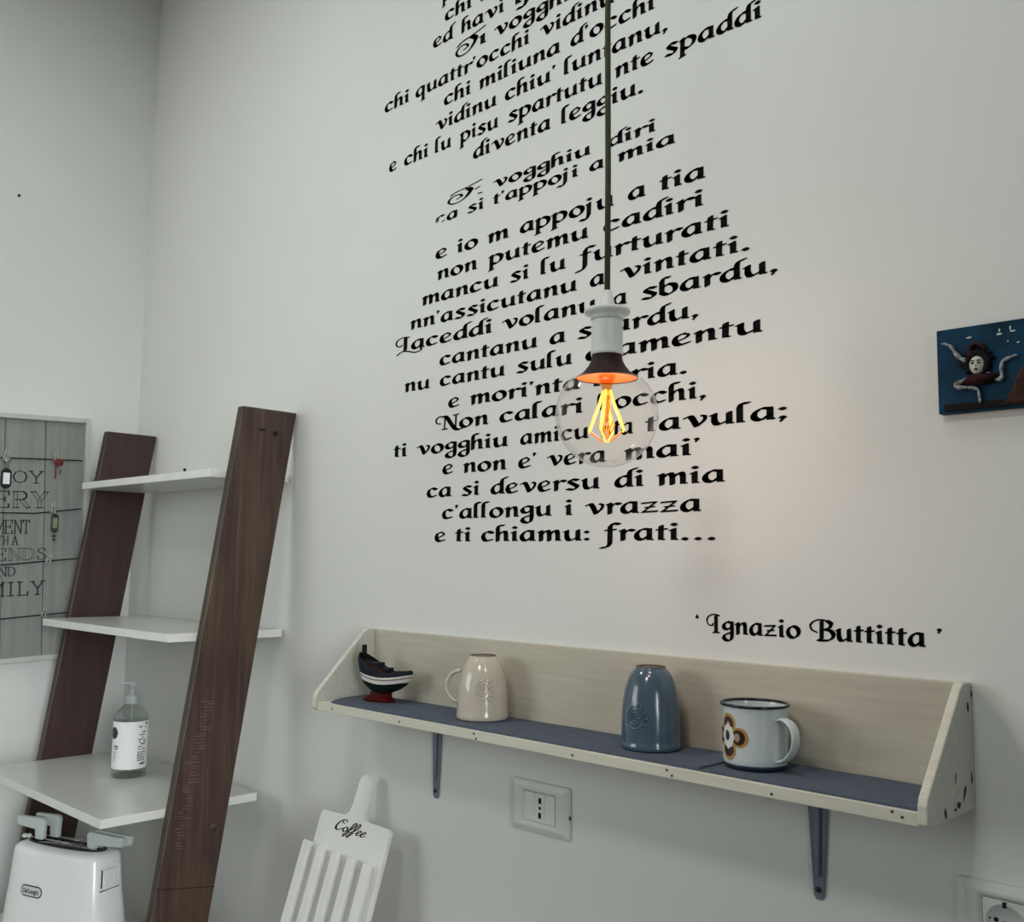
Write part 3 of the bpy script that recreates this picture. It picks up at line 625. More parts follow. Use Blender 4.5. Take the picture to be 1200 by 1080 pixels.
def petal_patch(parts, m, lift, name):
    mb = MB(); az0 = math.radians(-112)
    for ca, cb, ra, rb, scal in parts:
        n = 32; pts = []
        for ring in range(1, 6):
            for k in range(n):
                a = 2*PI*k/n; s_ = ring/5*(1+scal*math.cos(8*a))
                A = ca+ra*s_*math.cos(a); B = cb+rb*s_*math.sin(a); R = .0412+.0003*(B-.04)/.03+lift
                pts.append((R*math.cos(az0+A/R), R*math.sin(az0+A/R), B))
        R = .0412+lift; base = [(R*math.cos(az0+ca/R), R*math.sin(az0+ca/R), cb)]
        fs = [(0, 1+k, 1+(k+1) % n) for k in range(n)]
        for ring in range(4):
            for k in range(n): fs.append((1+ring*n+k, 1+(ring+1)*n+k, 1+(ring+1)*n+(k+1) % n, 1+ring*n+(k+1) % n))
        mb.add(base+pts, fs, None, True)
    mb.build(name, m, em)
C0 = .0400
petal_patch([(dx, C0+dz, .0125, .0125, 0) for dx, dz in ((0, .0165), (.0175, 0), (0, -.0165), (-.0175, 0))], M_OCHRE, .0003, 'petal_border')
petal_patch([(dx, C0+dz, .0092, .0095, 0) for dx, dz in ((0, .0155), (.0165, 0), (0, -.0155), (-.0165, 0))], M_BROWNP, .0005, 'petal')
petal_patch([(dx, C0+dz, .0042, .0052, 0) for dx, dz in ((0, .0130), (.0145, 0), (-.0145, 0))], M_PINKP, .0007, 'petal_heart')
petal_patch([(0, C0, .0105, .0150, .06)], M_WHITEP, .0009, 'flower_centre')
petal_patch([(-.001, C0+.001, .0042, .0065, 0)], M_GREENP, .0011, 'flower_eye')

# ------------------------------------------------------------------ toy boat
bt = thing('toy_boat', 'small painted wooden toy fishing boat at the left end of the wall shelf', 'toy', (1.184, -.060, TOP), math.radians(14))
def hull_band(rows, name, m, parent=bt, cap=False):
    """rows: (z offset fn, half-width scale, length scale) lofted between two sheer lines"""
    n = 28; vs = []; fs = []
    for zf, wsc, lsc, shift in rows:
        for k in range(n):
            a = 2*PI*k/n; u = math.cos(a); v = math.sin(a)
            x = .050*lsc*u + shift; y = .021*wsc*(1 if v > 0 else -1)*abs(v)**.8*(1-.25*max(0, u)**3)
            vs.append((x, y, zf(u)))
    for i in range(len(rows)-1):
        for k in range(n): fs.append((i*n+k, i*n+(k+1) % n, (i+1)*n+(k+1) % n, (i+1)*n+k))
    if cap: fs.append(tuple((len(rows)-1)*n+k for k in range(n)))
    fs.append(tuple(range(n-1, -1, -1)))
    return MB().add(vs, fs).build(name, m, parent)
hull_band([(lambda u: 0, .72, .58, -.010), (lambda u: .004, .78, .60, -.010), (lambda u: .009, .45, .42, -.008), (lambda u: .016, .42, .42, -.006)], 'stand', M_REDB, cap=True)
sh = lambda b, c: (lambda u: b + c*u*u + (.004*c/.01)*(-u if u < 0 else 0))
hull_band([(sh(.013, .004), .30, .40, -.004), (sh(.017, .005), .62, .62, -.002), (sh(.023, .006), .86, .80, 0), (sh(.029, .006), .98, .90, .001)], 'lower_hull', M_GREENB)
hull_band([(sh(.0310, .006), 1.01, .915, .001), (sh(.0375, .006), 1.07, .965, .002)], 'white_stripe', M_WHITEB)
hull_band([(sh(.0375, .006), 1.085, .97, .002), (sh(.0390, .006), 1.09, .98, .002)], 'black_stripe', M_NAVY)
hull_band([(sh(.0390, .006), 1.08, .975, .002), (sh(.0430, .006), 1.10, .99, .002)], 'upper_white_stripe', M_WHITEB)
hull_band([(sh(.0430, .006), 1.12, 1.01, .002), (lambda u: .046+.006*u*u+(.022*max(0, -u)), 1.12, 1.05, .000), (lambda u: .0500+.006*u*u+(.025*max(0, -u)), 1.02, 1.01, .000)], 'gunwale', M_NAVY)
hull_band([(lambda u: .043+.004*u*u, .9, .9, 0), (lambda u: .0478+.004*u*u+(.021*max(0, -u)), 1.0, .99, .0)], 'deck', M_WINE, cap=True)
MB().tube([(-.046, 0, .055), (-.044, 0, .078), (-.044, 0, .094)], [.0045, .0042, .0040], 10).build('stem_post', M_HAIR, bt)
MB().box((-.036, -.010, .052), (-.008, .010, .0655)).box((-.005, -.008, .05), (.012, .008, .0575)).build('cabin', M_NAVY, bt, bevel=.0015)
MB().box((-.040, -.0125, .050), (-.012, -.0105, .060)).build('cabin_trim', M_REDB, bt)
bt.scale = (1.13, 1.13, 1.06)
MB().box((.020, -.016, .0475), (.024, .016, .0500)).build('thwart', M_NAVY, bt)

# ------------------------------------------------------------------ pendant lamp
pend = thing('pendant_bulb', 'pendant lamp with olive cord, white holder and large clear globe bulb lit amber', 'lamp', (1.888, -.300, 1.6776))
L = Matrix.Identity(4)
MB().tube([(0, 0, .150), (0.0005, 0, .30), (-.0012, 0, .5), (.0012, 0, .75), (0, 0, 1.1), (0, 0, RZ-1.6776-.03)], .0036, 10).build('cord', M_CORD, pend)
MB().lathe([(0.0005, RZ-1.6776-.036), (.02, RZ-1.6776-.034), (.045, RZ-1.6776-.02), (.05, RZ-1.6776-.0005)], 40).build('ceiling_rose', M_HOLDER, pend)
MB().lathe([(.0038, .154), (.0058, .1535), (.0100, .1335), (.0112, .1315), (.0040, .1315)], 32).build('cord_grip', M_HOLDER, pend)
hold = MB().lathe([(.0112, .1320), (.0245, .1312), (.0276, .1296), (.0282, .1272), (.0276, .1250), (.0215, .1228), (.0205, .1205), (.0203, .1175), (.0186, .1165)]
    + [(.0184 + (.0009 if k % 2 else 0), .1165-.002*k) for k in range(18)] + [(.0190, .0795), (.0196, .0780), (.0196, .0750), (.0185, .0738)], 56).build('lamp_holder', M_HOLDER, pend)
MB().lathe([(.0180, .0745), (.0182, .0725), (.0192, .0665), (.0225, .0600), (.0290, .0520), (.0360, .0468), (.0376, .0455), (.0370, .0450)], 56).build('bulb_collar', M_COLLAR, pend)
MB().lathe([(.0365, .0462), (.0270, .0480), (.0120, .0490), (.0005, .0492)], 48).build('reflector_plate', M_REFLECT, pend)
R = .0620; prof = []
for k in range(41):
    a = math.radians(47 + (180-47)*k/40); prof.append((max(R*math.sin(a)*.995, .0003), R*math.cos(a)))
prof = [(.0410, .0458)] + [(r, z) for r, z in prof if z < .0455]
MB().lathe(prof, 72).build('bulb_glass', M_BULBG, pend)
fil = MB(); fil2 = MB()
for k in range(4):
    a = math.radians(20 + 90*k); c, s = math.cos(a), math.sin(a)
    top = Vector((.0042*c, .0042*s, .031)); mid = Vector((.0215*c, .0215*s, -.018)); bot = Vector((.004*c, .004*s, -.032))
    fil.tube([top, top.lerp(mid, .33)+Vector((-.001*c, -.001*s, 0)), top.lerp(mid, .66), mid, mid+Vector((-.001*c, -.001*s, -.003))], [.0018, .0021, .0021, .0020, .0008], 8)
    (fil2 if k % 2 == 0 else fil).tube([mid, mid.lerp(bot, .5), bot], [.0010, .0014, .0011], 6)
    fil2.tube([Vector((.003*c, .003*s, .024)), Vector((.008*s, -.008*c, -.006)), Vector((.003*c, .003*s, -.024))], .0009, 6)  # these strands imitate the orange haze of light inside the globe
    fil2.tube([Vector((.002*c, .002*s, .018)), Vector((.010*c, .010*s, -.012)), Vector((.002*c, .002*s, -.028))], .0008, 6)
fil.build('filament', M_FIL, pend); fil2.build('filament_ends_and_haze', M_FIL2, pend)
MB().lathe([(.0110, .0485), (.0080, .040), (.0048, .030), (.0030, .012), (.0036, -.006), (.0004, -.010)], 24).build('glass_stem', M_STEM, pend)

# ------------------------------------------------------------------ hand gel bottle
bo = thing('gel_bottle', 'clear pump bottle of gel with white label on the ladder shelf', 'bottle', (.428, -.178, 1.0122))
bp = dense([(.0355, .0), (.0372, .0025), (.0375, .010), (.0375, .110), (.0370, .128), (.0330, .140), (.0240, .150), (.0165, .156), (.0135, .160), (.0135, .166)])
MB().lathe([(.0005, .0008)] + bp, 48).build('bottle_body', M_BOTG, bo)
MB().lathe([(.0005, .003)] + [(.0350, .004), (.0352, .126), (.0340, .1265), (.0005, .1266)], 40).build('gel', M_GEL, bo)
def label_patch(a0, a1, z0, z1, R, m, name, n=24):
    mb = MB(); vs = []; fs = []
    for i in range(n+1):
        a = a0+(a1-a0)*i/n; vs += [(R*math.cos(a), R*math.sin(a), z0), (R*math.cos(a), R*math.sin(a), z1)]
    for i in range(n): fs.append((2*i, 2*i+2, 2*i+3, 2*i+1))
    return mb.add(vs, fs, None, True)
acam = math.atan2(-1.218+.178, 2.6186-.428)     # azimuth of the viewer from the bottle
label_patch(acam-2.4, acam+2.4, .0205, .1235, .0378, None, '', 60).build('paper_label', M_LABEL, bo)
LR = .0381
mb = MB()
ca, cz, rr = acam-1.10, .0985, .0130
for ring in range(1):
    q = [(LR*math.cos(ca+rr*math.cos(t)/LR), LR*math.sin(ca+rr*math.cos(t)/LR), cz+rr*math.sin(t)) for t in [2*PI*k/24 for k in range(24)]]
    # split into strips so that the disc follows the curve
for k in range(12):
    x0 = -rr+2*rr*k/12; x1 = -rr+2*rr*(k+1)/12; h0 = math.sqrt(max(0, rr*rr-x0*x0)); h1 = math.sqrt(max(0, rr*rr-x1*x1))
    A = lambda x, z: (LR*math.cos(ca+x/LR), LR*math.sin(ca+x/LR), cz+z)
    mb.add([A(x0, -h0), A(x1, -h1), A(x1, h1), A(x0, h0)], [(0,1,2,3)])
mb.build('label_logo', M_PRINT, bo)
mb = MB(); R2 = .0384
def dab(a, z, w, h, m=mb):
    n = 2; m.add([(R2*math.cos(a+w*i/R2), R2*math.sin(a+w*i/R2), zz) for i, zz in ((-.5, z), (.5, z), (.5, z+h), (-.5, z+h))], [(0,1,2,3)])
for z, w in ((.068, .014), (.064, .010), (.070, .006)): dab(acam-.86, z, w, .0022)
mb2 = MB()
for k in range(7): dab(acam-.98+random.uniform(-.06, .06), .036+.0035*k, random.uniform(.003, .009), .0012)
# vertical rows of heavy strokes on the right side of the label
for z, a, w, h in ((.116, 1.0, .007, .004), (.1095, .78, .017, .0022), (.030, .66, .006, .0028), (.031, .86, .010, .0030), (.0285, .80, .005, .0022), (.112, .55, .008, .0018)): dab(acam+a, z, w, h)
for z in [.062+.0052*k for k in range(8)]:
    for a in (.56, .72, .88): 
        if random.random() < .78: dab(acam+a+random.uniform(-.03, .03), z, random.uniform(.0045, .0078), random.uniform(.0018, .0040), mb2)
for z in [.0375+.0045*k for k in range(5)]:
    for a in (.52, .70, .88): dab(acam+a+random.uniform(-.02, .02), z, random.uniform(.0050, .0080), random.uniform(.0020, .0034), mb2)
mb.build('label_print', M_PRINT, bo); mb2.build('label_side_print', M_GREYPR, bo)
MB().lathe([(.0140, .160), (.0148, .162), (.0148, .176), (.0136, .179), (.0080, .180), (.0060, .184), (.0060, .190), (.0005, .190)], 32).build('pump_collar', M_PUMP, bo)
mb = MB().lathe([(.0040, .189), (.0040, .196), (.0085, .198), (.0095, .204), (.0075, .209), (.0005, .210)], 24)
aN = acam - 1.35
mb.tube([(0, 0, .205), (.016*math.cos(aN), .016*math.sin(aN), .2065), (.026*math.cos(aN), .026*math.sin(aN), .2035), (.029*math.cos(aN), .029*math.sin(aN), .199)], [.0045, .0034, .0026, .0020], 10)
mb.build('pump_head', M_PUMP, bo)
MB().tube([(0, 0, .17), (0, 0, .08), (.006, 0, .01)], .0022, 8).build('dip_tube', M_PUMP, bo)

# ------------------------------------------------------------------ white sandwich toaster on the lower ladder shelf
to = thing('toaster', 'white toaster with two pale tong handles on the ladder shelf below the bottle', 'toaster', (.408, -.296, .6752), math.radians(20))
def superell(a, b, p=.36, n=64):
    out = []
    for k in range(n):
        t = 2*PI*k/n; c, s = math.cos(t), math.sin(t)
        out.append((a*(1 if c > 0 else -1)*abs(c)**(p*2), b*(1 if s > 0 else -1)*abs(s)**(p*2)))
    return out
def loft(rings, name, m, parent, cap0=True, cap1=True):
    n = len(rings[0][1]); vs = []; fs = []
    for z, pts in rings:
        for x, y in pts: vs.append((x, y, z))
    for i in range(len(rings)-1):
        for k in range(n): fs.append((i*n+k, i*n+(k+1) % n, (i+1)*n+(k+1) % n, (i+1)*n+k))
    if cap0: fs.append(tuple(range(n-1, -1, -1)))
    if cap1: fs.append(tuple((len(rings)-1)*n+k for k in range(n)))
    return MB().add(vs, fs, None, True).build(name, m, parent)
HB = .205; PP = .30
loft([(.004, superell(.147, .066, PP)), (.02, superell(.149, .068, PP)), (.12, superell(.134, .061, PP)), (HB-.014, superell(.1265, .0565, PP)), (HB-.006, superell(.1240, .0545, PP)), (HB-.001, superell(.1190, .0490, .32)),
      (HB+.002, superell(.1080, .0300, .36)), (HB+.002, superell(.1020, .0240, .40)), (HB-.010, superell(.0980, .0210, .40))], 'shell', M_TOAST, to)
loft([(HB-.0085, superell(.0975, .0205, .40)), (HB-.0080, superell(.097, .020, .40))], 'slot_well', M_BLACKP, to)
loft([(HB+.0022, superell(.1075, .0290, .40)), (HB+.0040, superell(.1065, .0280, .40)), (HB+.0040, superell(.1020, .0235, .40)), (HB-.006, superell(.099, .0215, .40))], 'slot_rim', M_BLACKP, to, False, False)
for x in (-.11, .11):
    for y in (-.035, .035): MB().lathe([(.010, 0), (.011, .006)], 16, Matrix.Translation((x, y, 0)), closed='caps').build('foot', M_BLACKP, to)
# wire cages of the two tongs, seen in the slot
mb = MB()
mb.tube([(-.112, -.010, HB+.0075), (.085, -.010, HB+.0075)], .0019, 8).tube([(-.095, .013, HB+.0075), (.085, .013, HB+.0075)], .0013, 8)
for y in (-.016, .016):
    for k in range(9): mb.tube([(-.084+.021*k, y, HB-.007), (-.084+.021*k, y, HB+.002)], .0007, 5)
mb.build('wire_cage', M_CHROME, to)
MB().ball((-.118, -.010, HB+.008), (.0075, .006, .0048)).ball((-.105, -.010, HB+.0095), (.006, .005, .005)).build('wire_knob', M_TSHELL, to)
def tong_handle(side, y, x0, length, z0, blockh):
    # L-shaped grip: an upright block by the slot and a bar reaching outward past the body
    P = [(0, 0), (.022, 0), (.024, blockh-.004), (length, blockh), (length+.003, blockh+.020), (.004, blockh+.022), (-.003, blockh+.016)]
    P = [(side*a, b) for a, b in P]
    if side < 0: P = P[::-1]
    MB().prism(P, .012, Matrix.Translation((side*x0, y, HB+z0))).build('tong_handle', M_TSHELL, to, bevel=.003)
tong_handle(1, -.016, .072, .094, .006, .012); tong_handle(1, -.001, .076, .098, .006, .013)
tong_handle(-1, -.016, .060, .078, .006, .024); tong_handle(-1, .006, .040, .066, .008, .026)
# control recess on the right-hand end
def ex(z): return .1325 + (HB*.62-z)*.10
mb = MB()
for y0, y1, z0, z1 in ((-.031, -.028, .138, .178), (-.031, .022, .1355, .138), (-.031, .022, .178, .1805), (.0195, .022, .138, .178)): mb.box((.112, y0, z0), (ex((z0+z1)/2)+.0012, y1, z1))
mb.build('lever_frame', M_TOAST, to, bevel=.001)
MB().box((.112, -.028, .140), (ex(.16)+.0006, -.024, .176)).box((.112, -.030, .1335), (ex(.135)+.0008, .020, .1352)).build('lever_slot', M_BLACKP, to)
MB().box((.112, -.019, .141), (ex(.16)+.0035, .015, .175)).build('lever', M_TOAST, to, bevel=.002)
# oval badge with the maker's name
def capsule(cx, cz, hw, hh, n=10):
    out = []
    for k in range(n+1): a = -PI/2+PI*k/n; out.append((cx+hw-hh+hh*math.cos(a), cz+hh*math.sin(a)))
    for k in range(n+1): a = PI/2+PI*k/n; out.append((cx-hw+hh+hh*math.cos(a), cz+hh*math.sin(a)))
    return out
BXc, BZc = -.030, .122
def front_y(x, z):
    a, b, p = .134, .061, PP
    return -b*max(0, 1-abs(x/a)**(1/p))**p - .0004 - (.12-z)*.07
def wrap(mb, pts, off):
    mb.add([(x, front_y(x, z)-off, z) for x, z in pts], [tuple(range(len(pts)))])
    return mb
wrap(MB(), capsule(BXc, BZc, .0315, .0115), .0006).build('badge_border', M_PRINT, to)
wrap(MB(), capsule(BXc, BZc, .0290, .0090), .0010).build('badge', M_WHITEP, to)
def text_mesh(txt, size, name, shear=0.0, xs=1.0, bold=0.0, font=None):
    c = bpy.data.curves.new(name, 'FONT'); c.body = txt; c.size = size; c.align_x = 'CENTER'; c.align_y = 'CENTER'; c.shear = shear; c.offset = bold
    if font: c.font = font
    o = bpy.data.objects.new(name, c); col.objects.link(o)
    dg = bpy.context.evaluated_depsgraph_get(); me = bpy.data.meshes.new_from_object(o.evaluated_get(dg))
    bpy.data.objects.remove(o); bpy.data.curves.remove(c)
    for v in me.vertices: v.co.x *= xs
    return me
me = text_mesh("De'Longhi", .0125, 'badge_text', bold=.0003, xs=.90)
for v in me.vertices:
    x, z = BXc+v.co.x, BZc+v.co.y; v.co = (x, front_y(x, z)-.0024, z)
me.materials.append(M_PRINT); o = bpy.data.objects.new('badge_text', me); col.objects.link(o); o.parent = to

# ------------------------------------------------------------------ coffee board leaning on the wall
KL = .32; LT = math.atan(KL)
cbz = 1.100
# local frame: x along wall, z up the board, y out of its face (towards -y)
cb = thing('coffee_rack', 'white wooden paddle-shaped rack lettered Coffee leaning on the wall beside the brown plank', 'rack', (1.098, -.018, cbz))
CBM = Matrix.Rotation(-LT, 4, 'X')
cs = 1/math.cos(LT)
def zz(z): return (z-cbz)*cs
def cpart(mb, name, m, bevel=0):
    o = mb.build(name, m, cb, bevel=bevel); o.rotation_euler = (-LT, 0, 0); return o
H = []
W2 = .1045; zs = zz(1.018)
pr_ = [(-.016, zs-.004), (-.018, zs+.004), (-.022, zs+.001)]
out = [(W2, zz(.715)), (W2, zs-.006), (W2-.006, zs)]
out += [(.034, zs+.001), (.022, zs+.008), (.0175, zs+.022), (.0165, zs+.050)]
for k in range(9): a = PI*k/8; out.append((.0165*math.cos(a), zs+.064+.0165*math.sin(a)))
out += [(-.0165, zs+.050), (-.0175, zs+.022), (-.022, zs+.008), (-.034, zs+.001), (-W2+.006, zs), (-W2, zs-.006), (-W2, zz(.715))]
out = [p for p in out]
cpart(MB().prism(out, .010, Matrix.Translation((0, -.010, 0))), 'board', M_RACK, .0015)
for k in range(5):
    xc = -.1040 + .0470*k; wd = .0112; zt = zs-.060 - (.004 if k else -.0)
    ob = MB().prism([(xc-wd, zz(.715)+.001), (xc+wd, zz(.715)+.001), (xc+wd, zt-.003), (xc+wd-.003, zt), (xc-wd+.003, zt), (xc-wd, zt-.003)], .0055, Matrix.Translation((0, -.0260, 0)))
    ob.prism([(xc-.0035, zz(.715)+.001), (xc+.0035, zz(.715)+.001), (xc+.0035, zt-.002), (xc-.0035, zt-.002)], .0106, Matrix.Translation((0, -.0206, 0)))
    cpart(ob, 'slat', M_RACK, .0012)
cpart(MB().box((-.104, -.012, zz(.715)), (.084, -.0098, zz(.715)+.006)), 'foot_rail', M_RACK)
# script word
SCR = {'C': [('c', [(.95, 1.5), (.98, 1.75), (.75, 1.85), (.55, 1.6), (.6, 1.3), (.85, 1.25)], .10), ('c', [(.75, 1.85), (.35, 1.5), (.12, .7), (.25, .1), (.6, .05), (.9, .4)], .24)],
 'o': [('o', [(.4, .8), (.12, .5), (.18, .1), (.4, .02), (.6, .35), (.4, .8)], .18)],
 'f': [('c', [(-.1, .1), (.3, .6), (.55, 1.3), (.5, 1.75), (.3, 1.5), (.2, .6), (.05, -.4), (-.1, -.7), (-.15, -.3), (.3, .15)], .17)],
 'e': [('c', [(.02, .3), (.4, .55), (.42, .85), (.2, .75), (.1, .3), (.25, .02), (.6, .3)], .16)]}
mb = MB(); x = 0
polys = []
for ch, adv in zip('Coffee', (.95, .62, .48, .55, .52, .5)):
    for s in SCR[ch]:
        for q in nib_polys(s, ang=45, thin=.05): polys.append([(p[0]+x+.25*p[1], p[1]) for p in q])
    x += adv
a = min(p[0] for q in polys for p in q); b = max(p[0] for q in polys for p in q)
for q in polys:
    if len(q) > 2: mb.add([(-.050+(p[0]-a)/(b-a)*.094, -.0106, zs-.027+p[1]*.0115) for p in q], [tuple(range(len(q)))])
cpart(mb, 'coffee_lettering', M_INK)
# console the rack stands on (below the picture's edge)
con = thing('console_table', 'plain low console below the wall shelf carrying the leaning white rack', 'table', (1.25, -.11, 0))
MB().box((-.42, -.10, .688), (.50, .10, .712)).build('table_top', M_COUNTER, con, bevel=.002)
for x in (-.38, .46):
    for y in (-.07, .07): MB().box((x-.02, y-.02, 0), (x+.02, y+.02, .6878)).build('leg', M_COUNTER, con)

# ------------------------------------------------------------------ wall sockets
def cover(x0, z0, w, h, name, label, insert):
    t = thing(name, label, 'socket', (x0+w/2, 0, z0+h/2))
    def ring(ins, y): return [(-w/2+ins, y, -h/2+ins), (w/2-ins, y, -h/2+ins), (w/2-ins, y, h/2-ins), (-w/2+ins, y, h/2-ins)]
    iw, ih = insert
    rings = [ring(0, -.0006), ring(0, -.0045), ring(.002, -.0062), ring(.0095, -.0095)]
    vs = [v for r in rings for v in r]
    vs += [(-iw/2-.004, -.0095, -ih/2-.004), (iw/2+.004, -.0095, -ih/2-.004), (iw/2+.004, -.0095, ih/2+.004), (-iw/2-.004, -.0095, ih/2+.004)]
    vs += [(-iw/2, -.0062, -ih/2), (iw/2, -.0062, -ih/2), (iw/2, -.0062, ih/2), (-iw/2, -.0062, ih/2)]
    vs += [(-iw/2, -.0006, -ih/2), (iw/2, -.0006, -ih/2), (iw/2, -.0006, ih/2), (-iw/2, -.0006, ih/2)]
    fs = []
    for r in range(6):
        for k in range(4): fs.append((r*4+k, r*4+(k+1) % 4, (r+1)*4+(k+1) % 4, (r+1)*4+k))
    MB().add(vs, fs).build('cover_plate', M_PLASTIC, t, bevel=.0012)
    return t
s1 = cover(1.4575, 1.067, .1245, .0805, 'wall_socket', 'white Italian three-hole wall socket under the middle of the wall shelf', (.068, .046))
for k in (-1, 0, 1): MB().box((k*.0226-.0110, -.0068, -.0224), (k*.0226+.0110, -.001, .0224)).build('module', M_PLASTIC2, s1, bevel=.0006)
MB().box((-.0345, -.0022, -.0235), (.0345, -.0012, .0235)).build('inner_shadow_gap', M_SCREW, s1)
for z in (.0115, 0, -.0115):
    MB().tube([(.0012, -.0066, z), (.0012, -.0070, z)], .0029 if z else .0027, 14).build('pin_hole', M_DARK, s1)
    if z: MB().box((-.0017, -.0070, z-.0046), (.0041, -.0067, z+.0046)).build('pin_hole', M_DARK, s1, bevel=.0015)
MB().box((.0618, -.0050, -.008), (.0626, -.0015, -.002)).build('pry_notch', M_DARK, s1)
s2 = cover(2.173, 1.067, .1245, .0812, 'wall_socket', 'white round-hole wall socket cut by the lower right corner', (.070, .048))
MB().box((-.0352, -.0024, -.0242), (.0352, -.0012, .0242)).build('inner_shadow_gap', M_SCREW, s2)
sx = 2.2205-(2.173+.06225); 
MB().box((-.0345, -.0066, -.0235), (-.0345+.048, -.001, .0235)).build('module', M_PLASTIC2, s2, bevel=.0006)
MB().box((.0142, -.0066, -.0235), (.0345, -.001, .0235)).build('module', M_PLASTIC2, s2, bevel=.0006)
MY = Matrix.Rotation(PI/2, 4, 'X')
MB().lathe([(.0212, .0067), (.0208, .0080), (.0195, .0080), (.0188, .0071), (.0002, .0070)], 40, Matrix.Translation((-.0105, 0, 0)) @ MY).build('round_insert', M_TSHELL, s2)
for x, z, r in ((-.0200, .002, .0026), (-.0105, .0, .0024), (-.001, -.0015, .0026), (-.0265, .0025, .0011)):
    MB().tube([(x, -.0069, z), (x, -.0075, z)], r, 14).build('pin_hole', M_DARK, s2)
MB().box((-.0125, -.0084, .0165), (-.0085, -.0066, .0225)).build('earth_clip', M_DARK, s2)

# ------------------------------------------------------------------ relief plaque at the right
pq = thing('relief_plaque', 'blue painted relief plaque with a three-legged head on the wall at the right', 'plaque', (2.245, 0, 1.738))
mb = MB().box((2.1712-2.245, -.0130, 1.6865-1.738), (2.325-2.245, -.0006, 1.7895-1.738)); mb.build('plaque_body', M_PLAQUE, pq, bevel=.0015)
HX, HZ = 2.2189-2.245, 1.7405-1.738
def PQ(x, z, y=-.016): return Vector((x-2.245, y, z-1.738))
MB().ball((HX, -.0165, HZ), (.0088, .0065, .0112), 20, 14).build('face', M_FACE, pq)
mb = MB().ball((HX-.0034, -.0228, HZ+.0018), (.0017, .0009, .0012), 10, 6).ball((HX+.0034, -.0228, HZ+.0018), (.0017, .0009, .0012), 10, 6).ball((HX, -.0226, HZ-.0056), (.0022, .0008, .0011), 10, 6)
mb.tube([(HX-.0055, -.0222, HZ+.0042), (HX-.0034, -.0228, HZ+.0050), (HX-.0012, -.0228, HZ+.0042)], .0006, 6).tube([(HX+.0055, -.0222, HZ+.0042), (HX+.0034, -.0228, HZ+.0050), (HX+.0012, -.0228, HZ+.0042)], .0006, 6)
mb.build('eyes_and_mouth', M_HAIR, pq)
MB().ball((HX, -.0226, HZ-.001), (.0010, .0014, .0022), 8, 6).build('nose', M_FACE, pq)
mb = MB()
for k in range(13):
    a = math.radians(-35 + 250*k/12); mb.ball((HX+.0118*math.cos(a), -.0160, HZ+.0020+.0125*math.sin(a)), (.0048, .0042, .0048), 10, 8)
for k in range(8):
    a = math.radians(15 + 150*k/7); mb.tube([(HX+.013*math.cos(a), -.016, HZ+.014*math.sin(a)), (HX+.019*math.cos(a+.2), -.017, HZ+.019*math.sin(a+.2)), (HX+.021*math.cos(a), -.015, HZ+.023*math.sin(a))], [.0020, .0017, .0009], 8)
mb.build('snake_hair', M_HAIR, pq)
MB().tube([PQ(2.2035, 1.722), PQ(2.213, 1.7235, -.018), PQ(2.221, 1.7225, -.020), PQ(2.231, 1.7235, -.018), PQ(2.2415, 1.7255)], [.003, .0065, .0072, .0065, .003], 12).build('collar_wings', M_WINE, pq)
legs = [[(2.2085, 1.7465), (2.2010, 1.7505), (2.1950, 1.7570), (2.1905, 1.7655), (2.1850, 1.7700), (2.1815, 1.7715)],
        [(2.2290, 1.7290), (2.2390, 1.7215), (2.2455, 1.7225), (2.2455, 1.7330), (2.2470, 1.7410), (2.2560, 1.7450), (2.2610, 1.7462)],
        [(2.2130, 1.7250), (2.2030, 1.7235), (2.1935, 1.7200), (2.1960, 1.7165), (2.2080, 1.7150), (2.2180, 1.7120), (2.2200, 1.7040), (2.2208, 1.6985)],
        [(2.2120, 1.7520), (2.2100, 1.7600), (2.2160, 1.7660), (2.2240, 1.7640), (2.2280, 1.7570)]]
for i, L_ in enumerate(legs):
    pts = smooth_pts(L_, 4); n = len(pts)
    lb = MB().tube([PQ(p[0], p[1], -.0165) for p in pts], [(.0031-.0016*k/n)*(1+.22*math.sin(k*1.1)) for k in range(n)], 8)
    if i < 3:
        e1, e0 = PQ(pts[-1][0], pts[-1][1], -.0170), PQ(pts[-4][0], pts[-4][1], -.0170)
        lb.ball(tuple(e1), (.0034 if i < 2 else .0018, .0020, .0016 if i < 2 else .0036), 10, 8)
    lb.build('bent_leg', M_LIMB if i < 3 else M_ROCK, pq)
mb = MB()
for x, z, a, b in ((2.2100, 1.7752, .0035, .0013), (2.2440, 1.7745, .0036, .0015), (2.2585, 1.7760, .0036, .0013), (2.2560, 1.7800, .0012, .0028), (2.2440, 1.7790, .0012, .0022), (2.2640, 1.7620, .0020, .0012), (2.2530, 1.7650, .0012, .0010), (2.2750, 1.7700, .0030, .0013), (2.2900, 1.7780, .0034, .0014)):
    mb.ball((x-2.245, -.0136, z-1.738), (a, .0010, b), 10, 6)
mb.build('gull', M_SPARK, pq)
pts = [(2.2460, 1.6900), (2.2500, 1.6980), (2.2560, 1.7090), (2.2600, 1.7200), (2.2660, 1.7310), (2.2760, 1.7400), (2.2880, 1.7330), (2.3000, 1.7200), (2.3100, 1.7000), (2.3150, 1.6900)]
mb = MB(); q = [(x-2.245, z-1.738) for x, z in pts][::-1]; mb.prism(q, .007, Matrix.Translation((0, -.0185, 0))); mb.build('rock', M_ROCK, pq, bevel=.003)
MB().box((2.178-2.245, -.0150, 1.6885-1.738), (2.250-2.245, -.0128, 1.6975-1.738)).build('lower_band', M_HAIR, pq, bevel=.002)

# ------------------------------------------------------------------ memo board on the left wall
TL = math.radians(2.4)
MBH, MBW = .622, .420
mb_t = thing('memo_board', 'grey plank memo board in a whitewashed frame with black wires on the left wall', 'memo board', (.0, -.3355, 1.545))
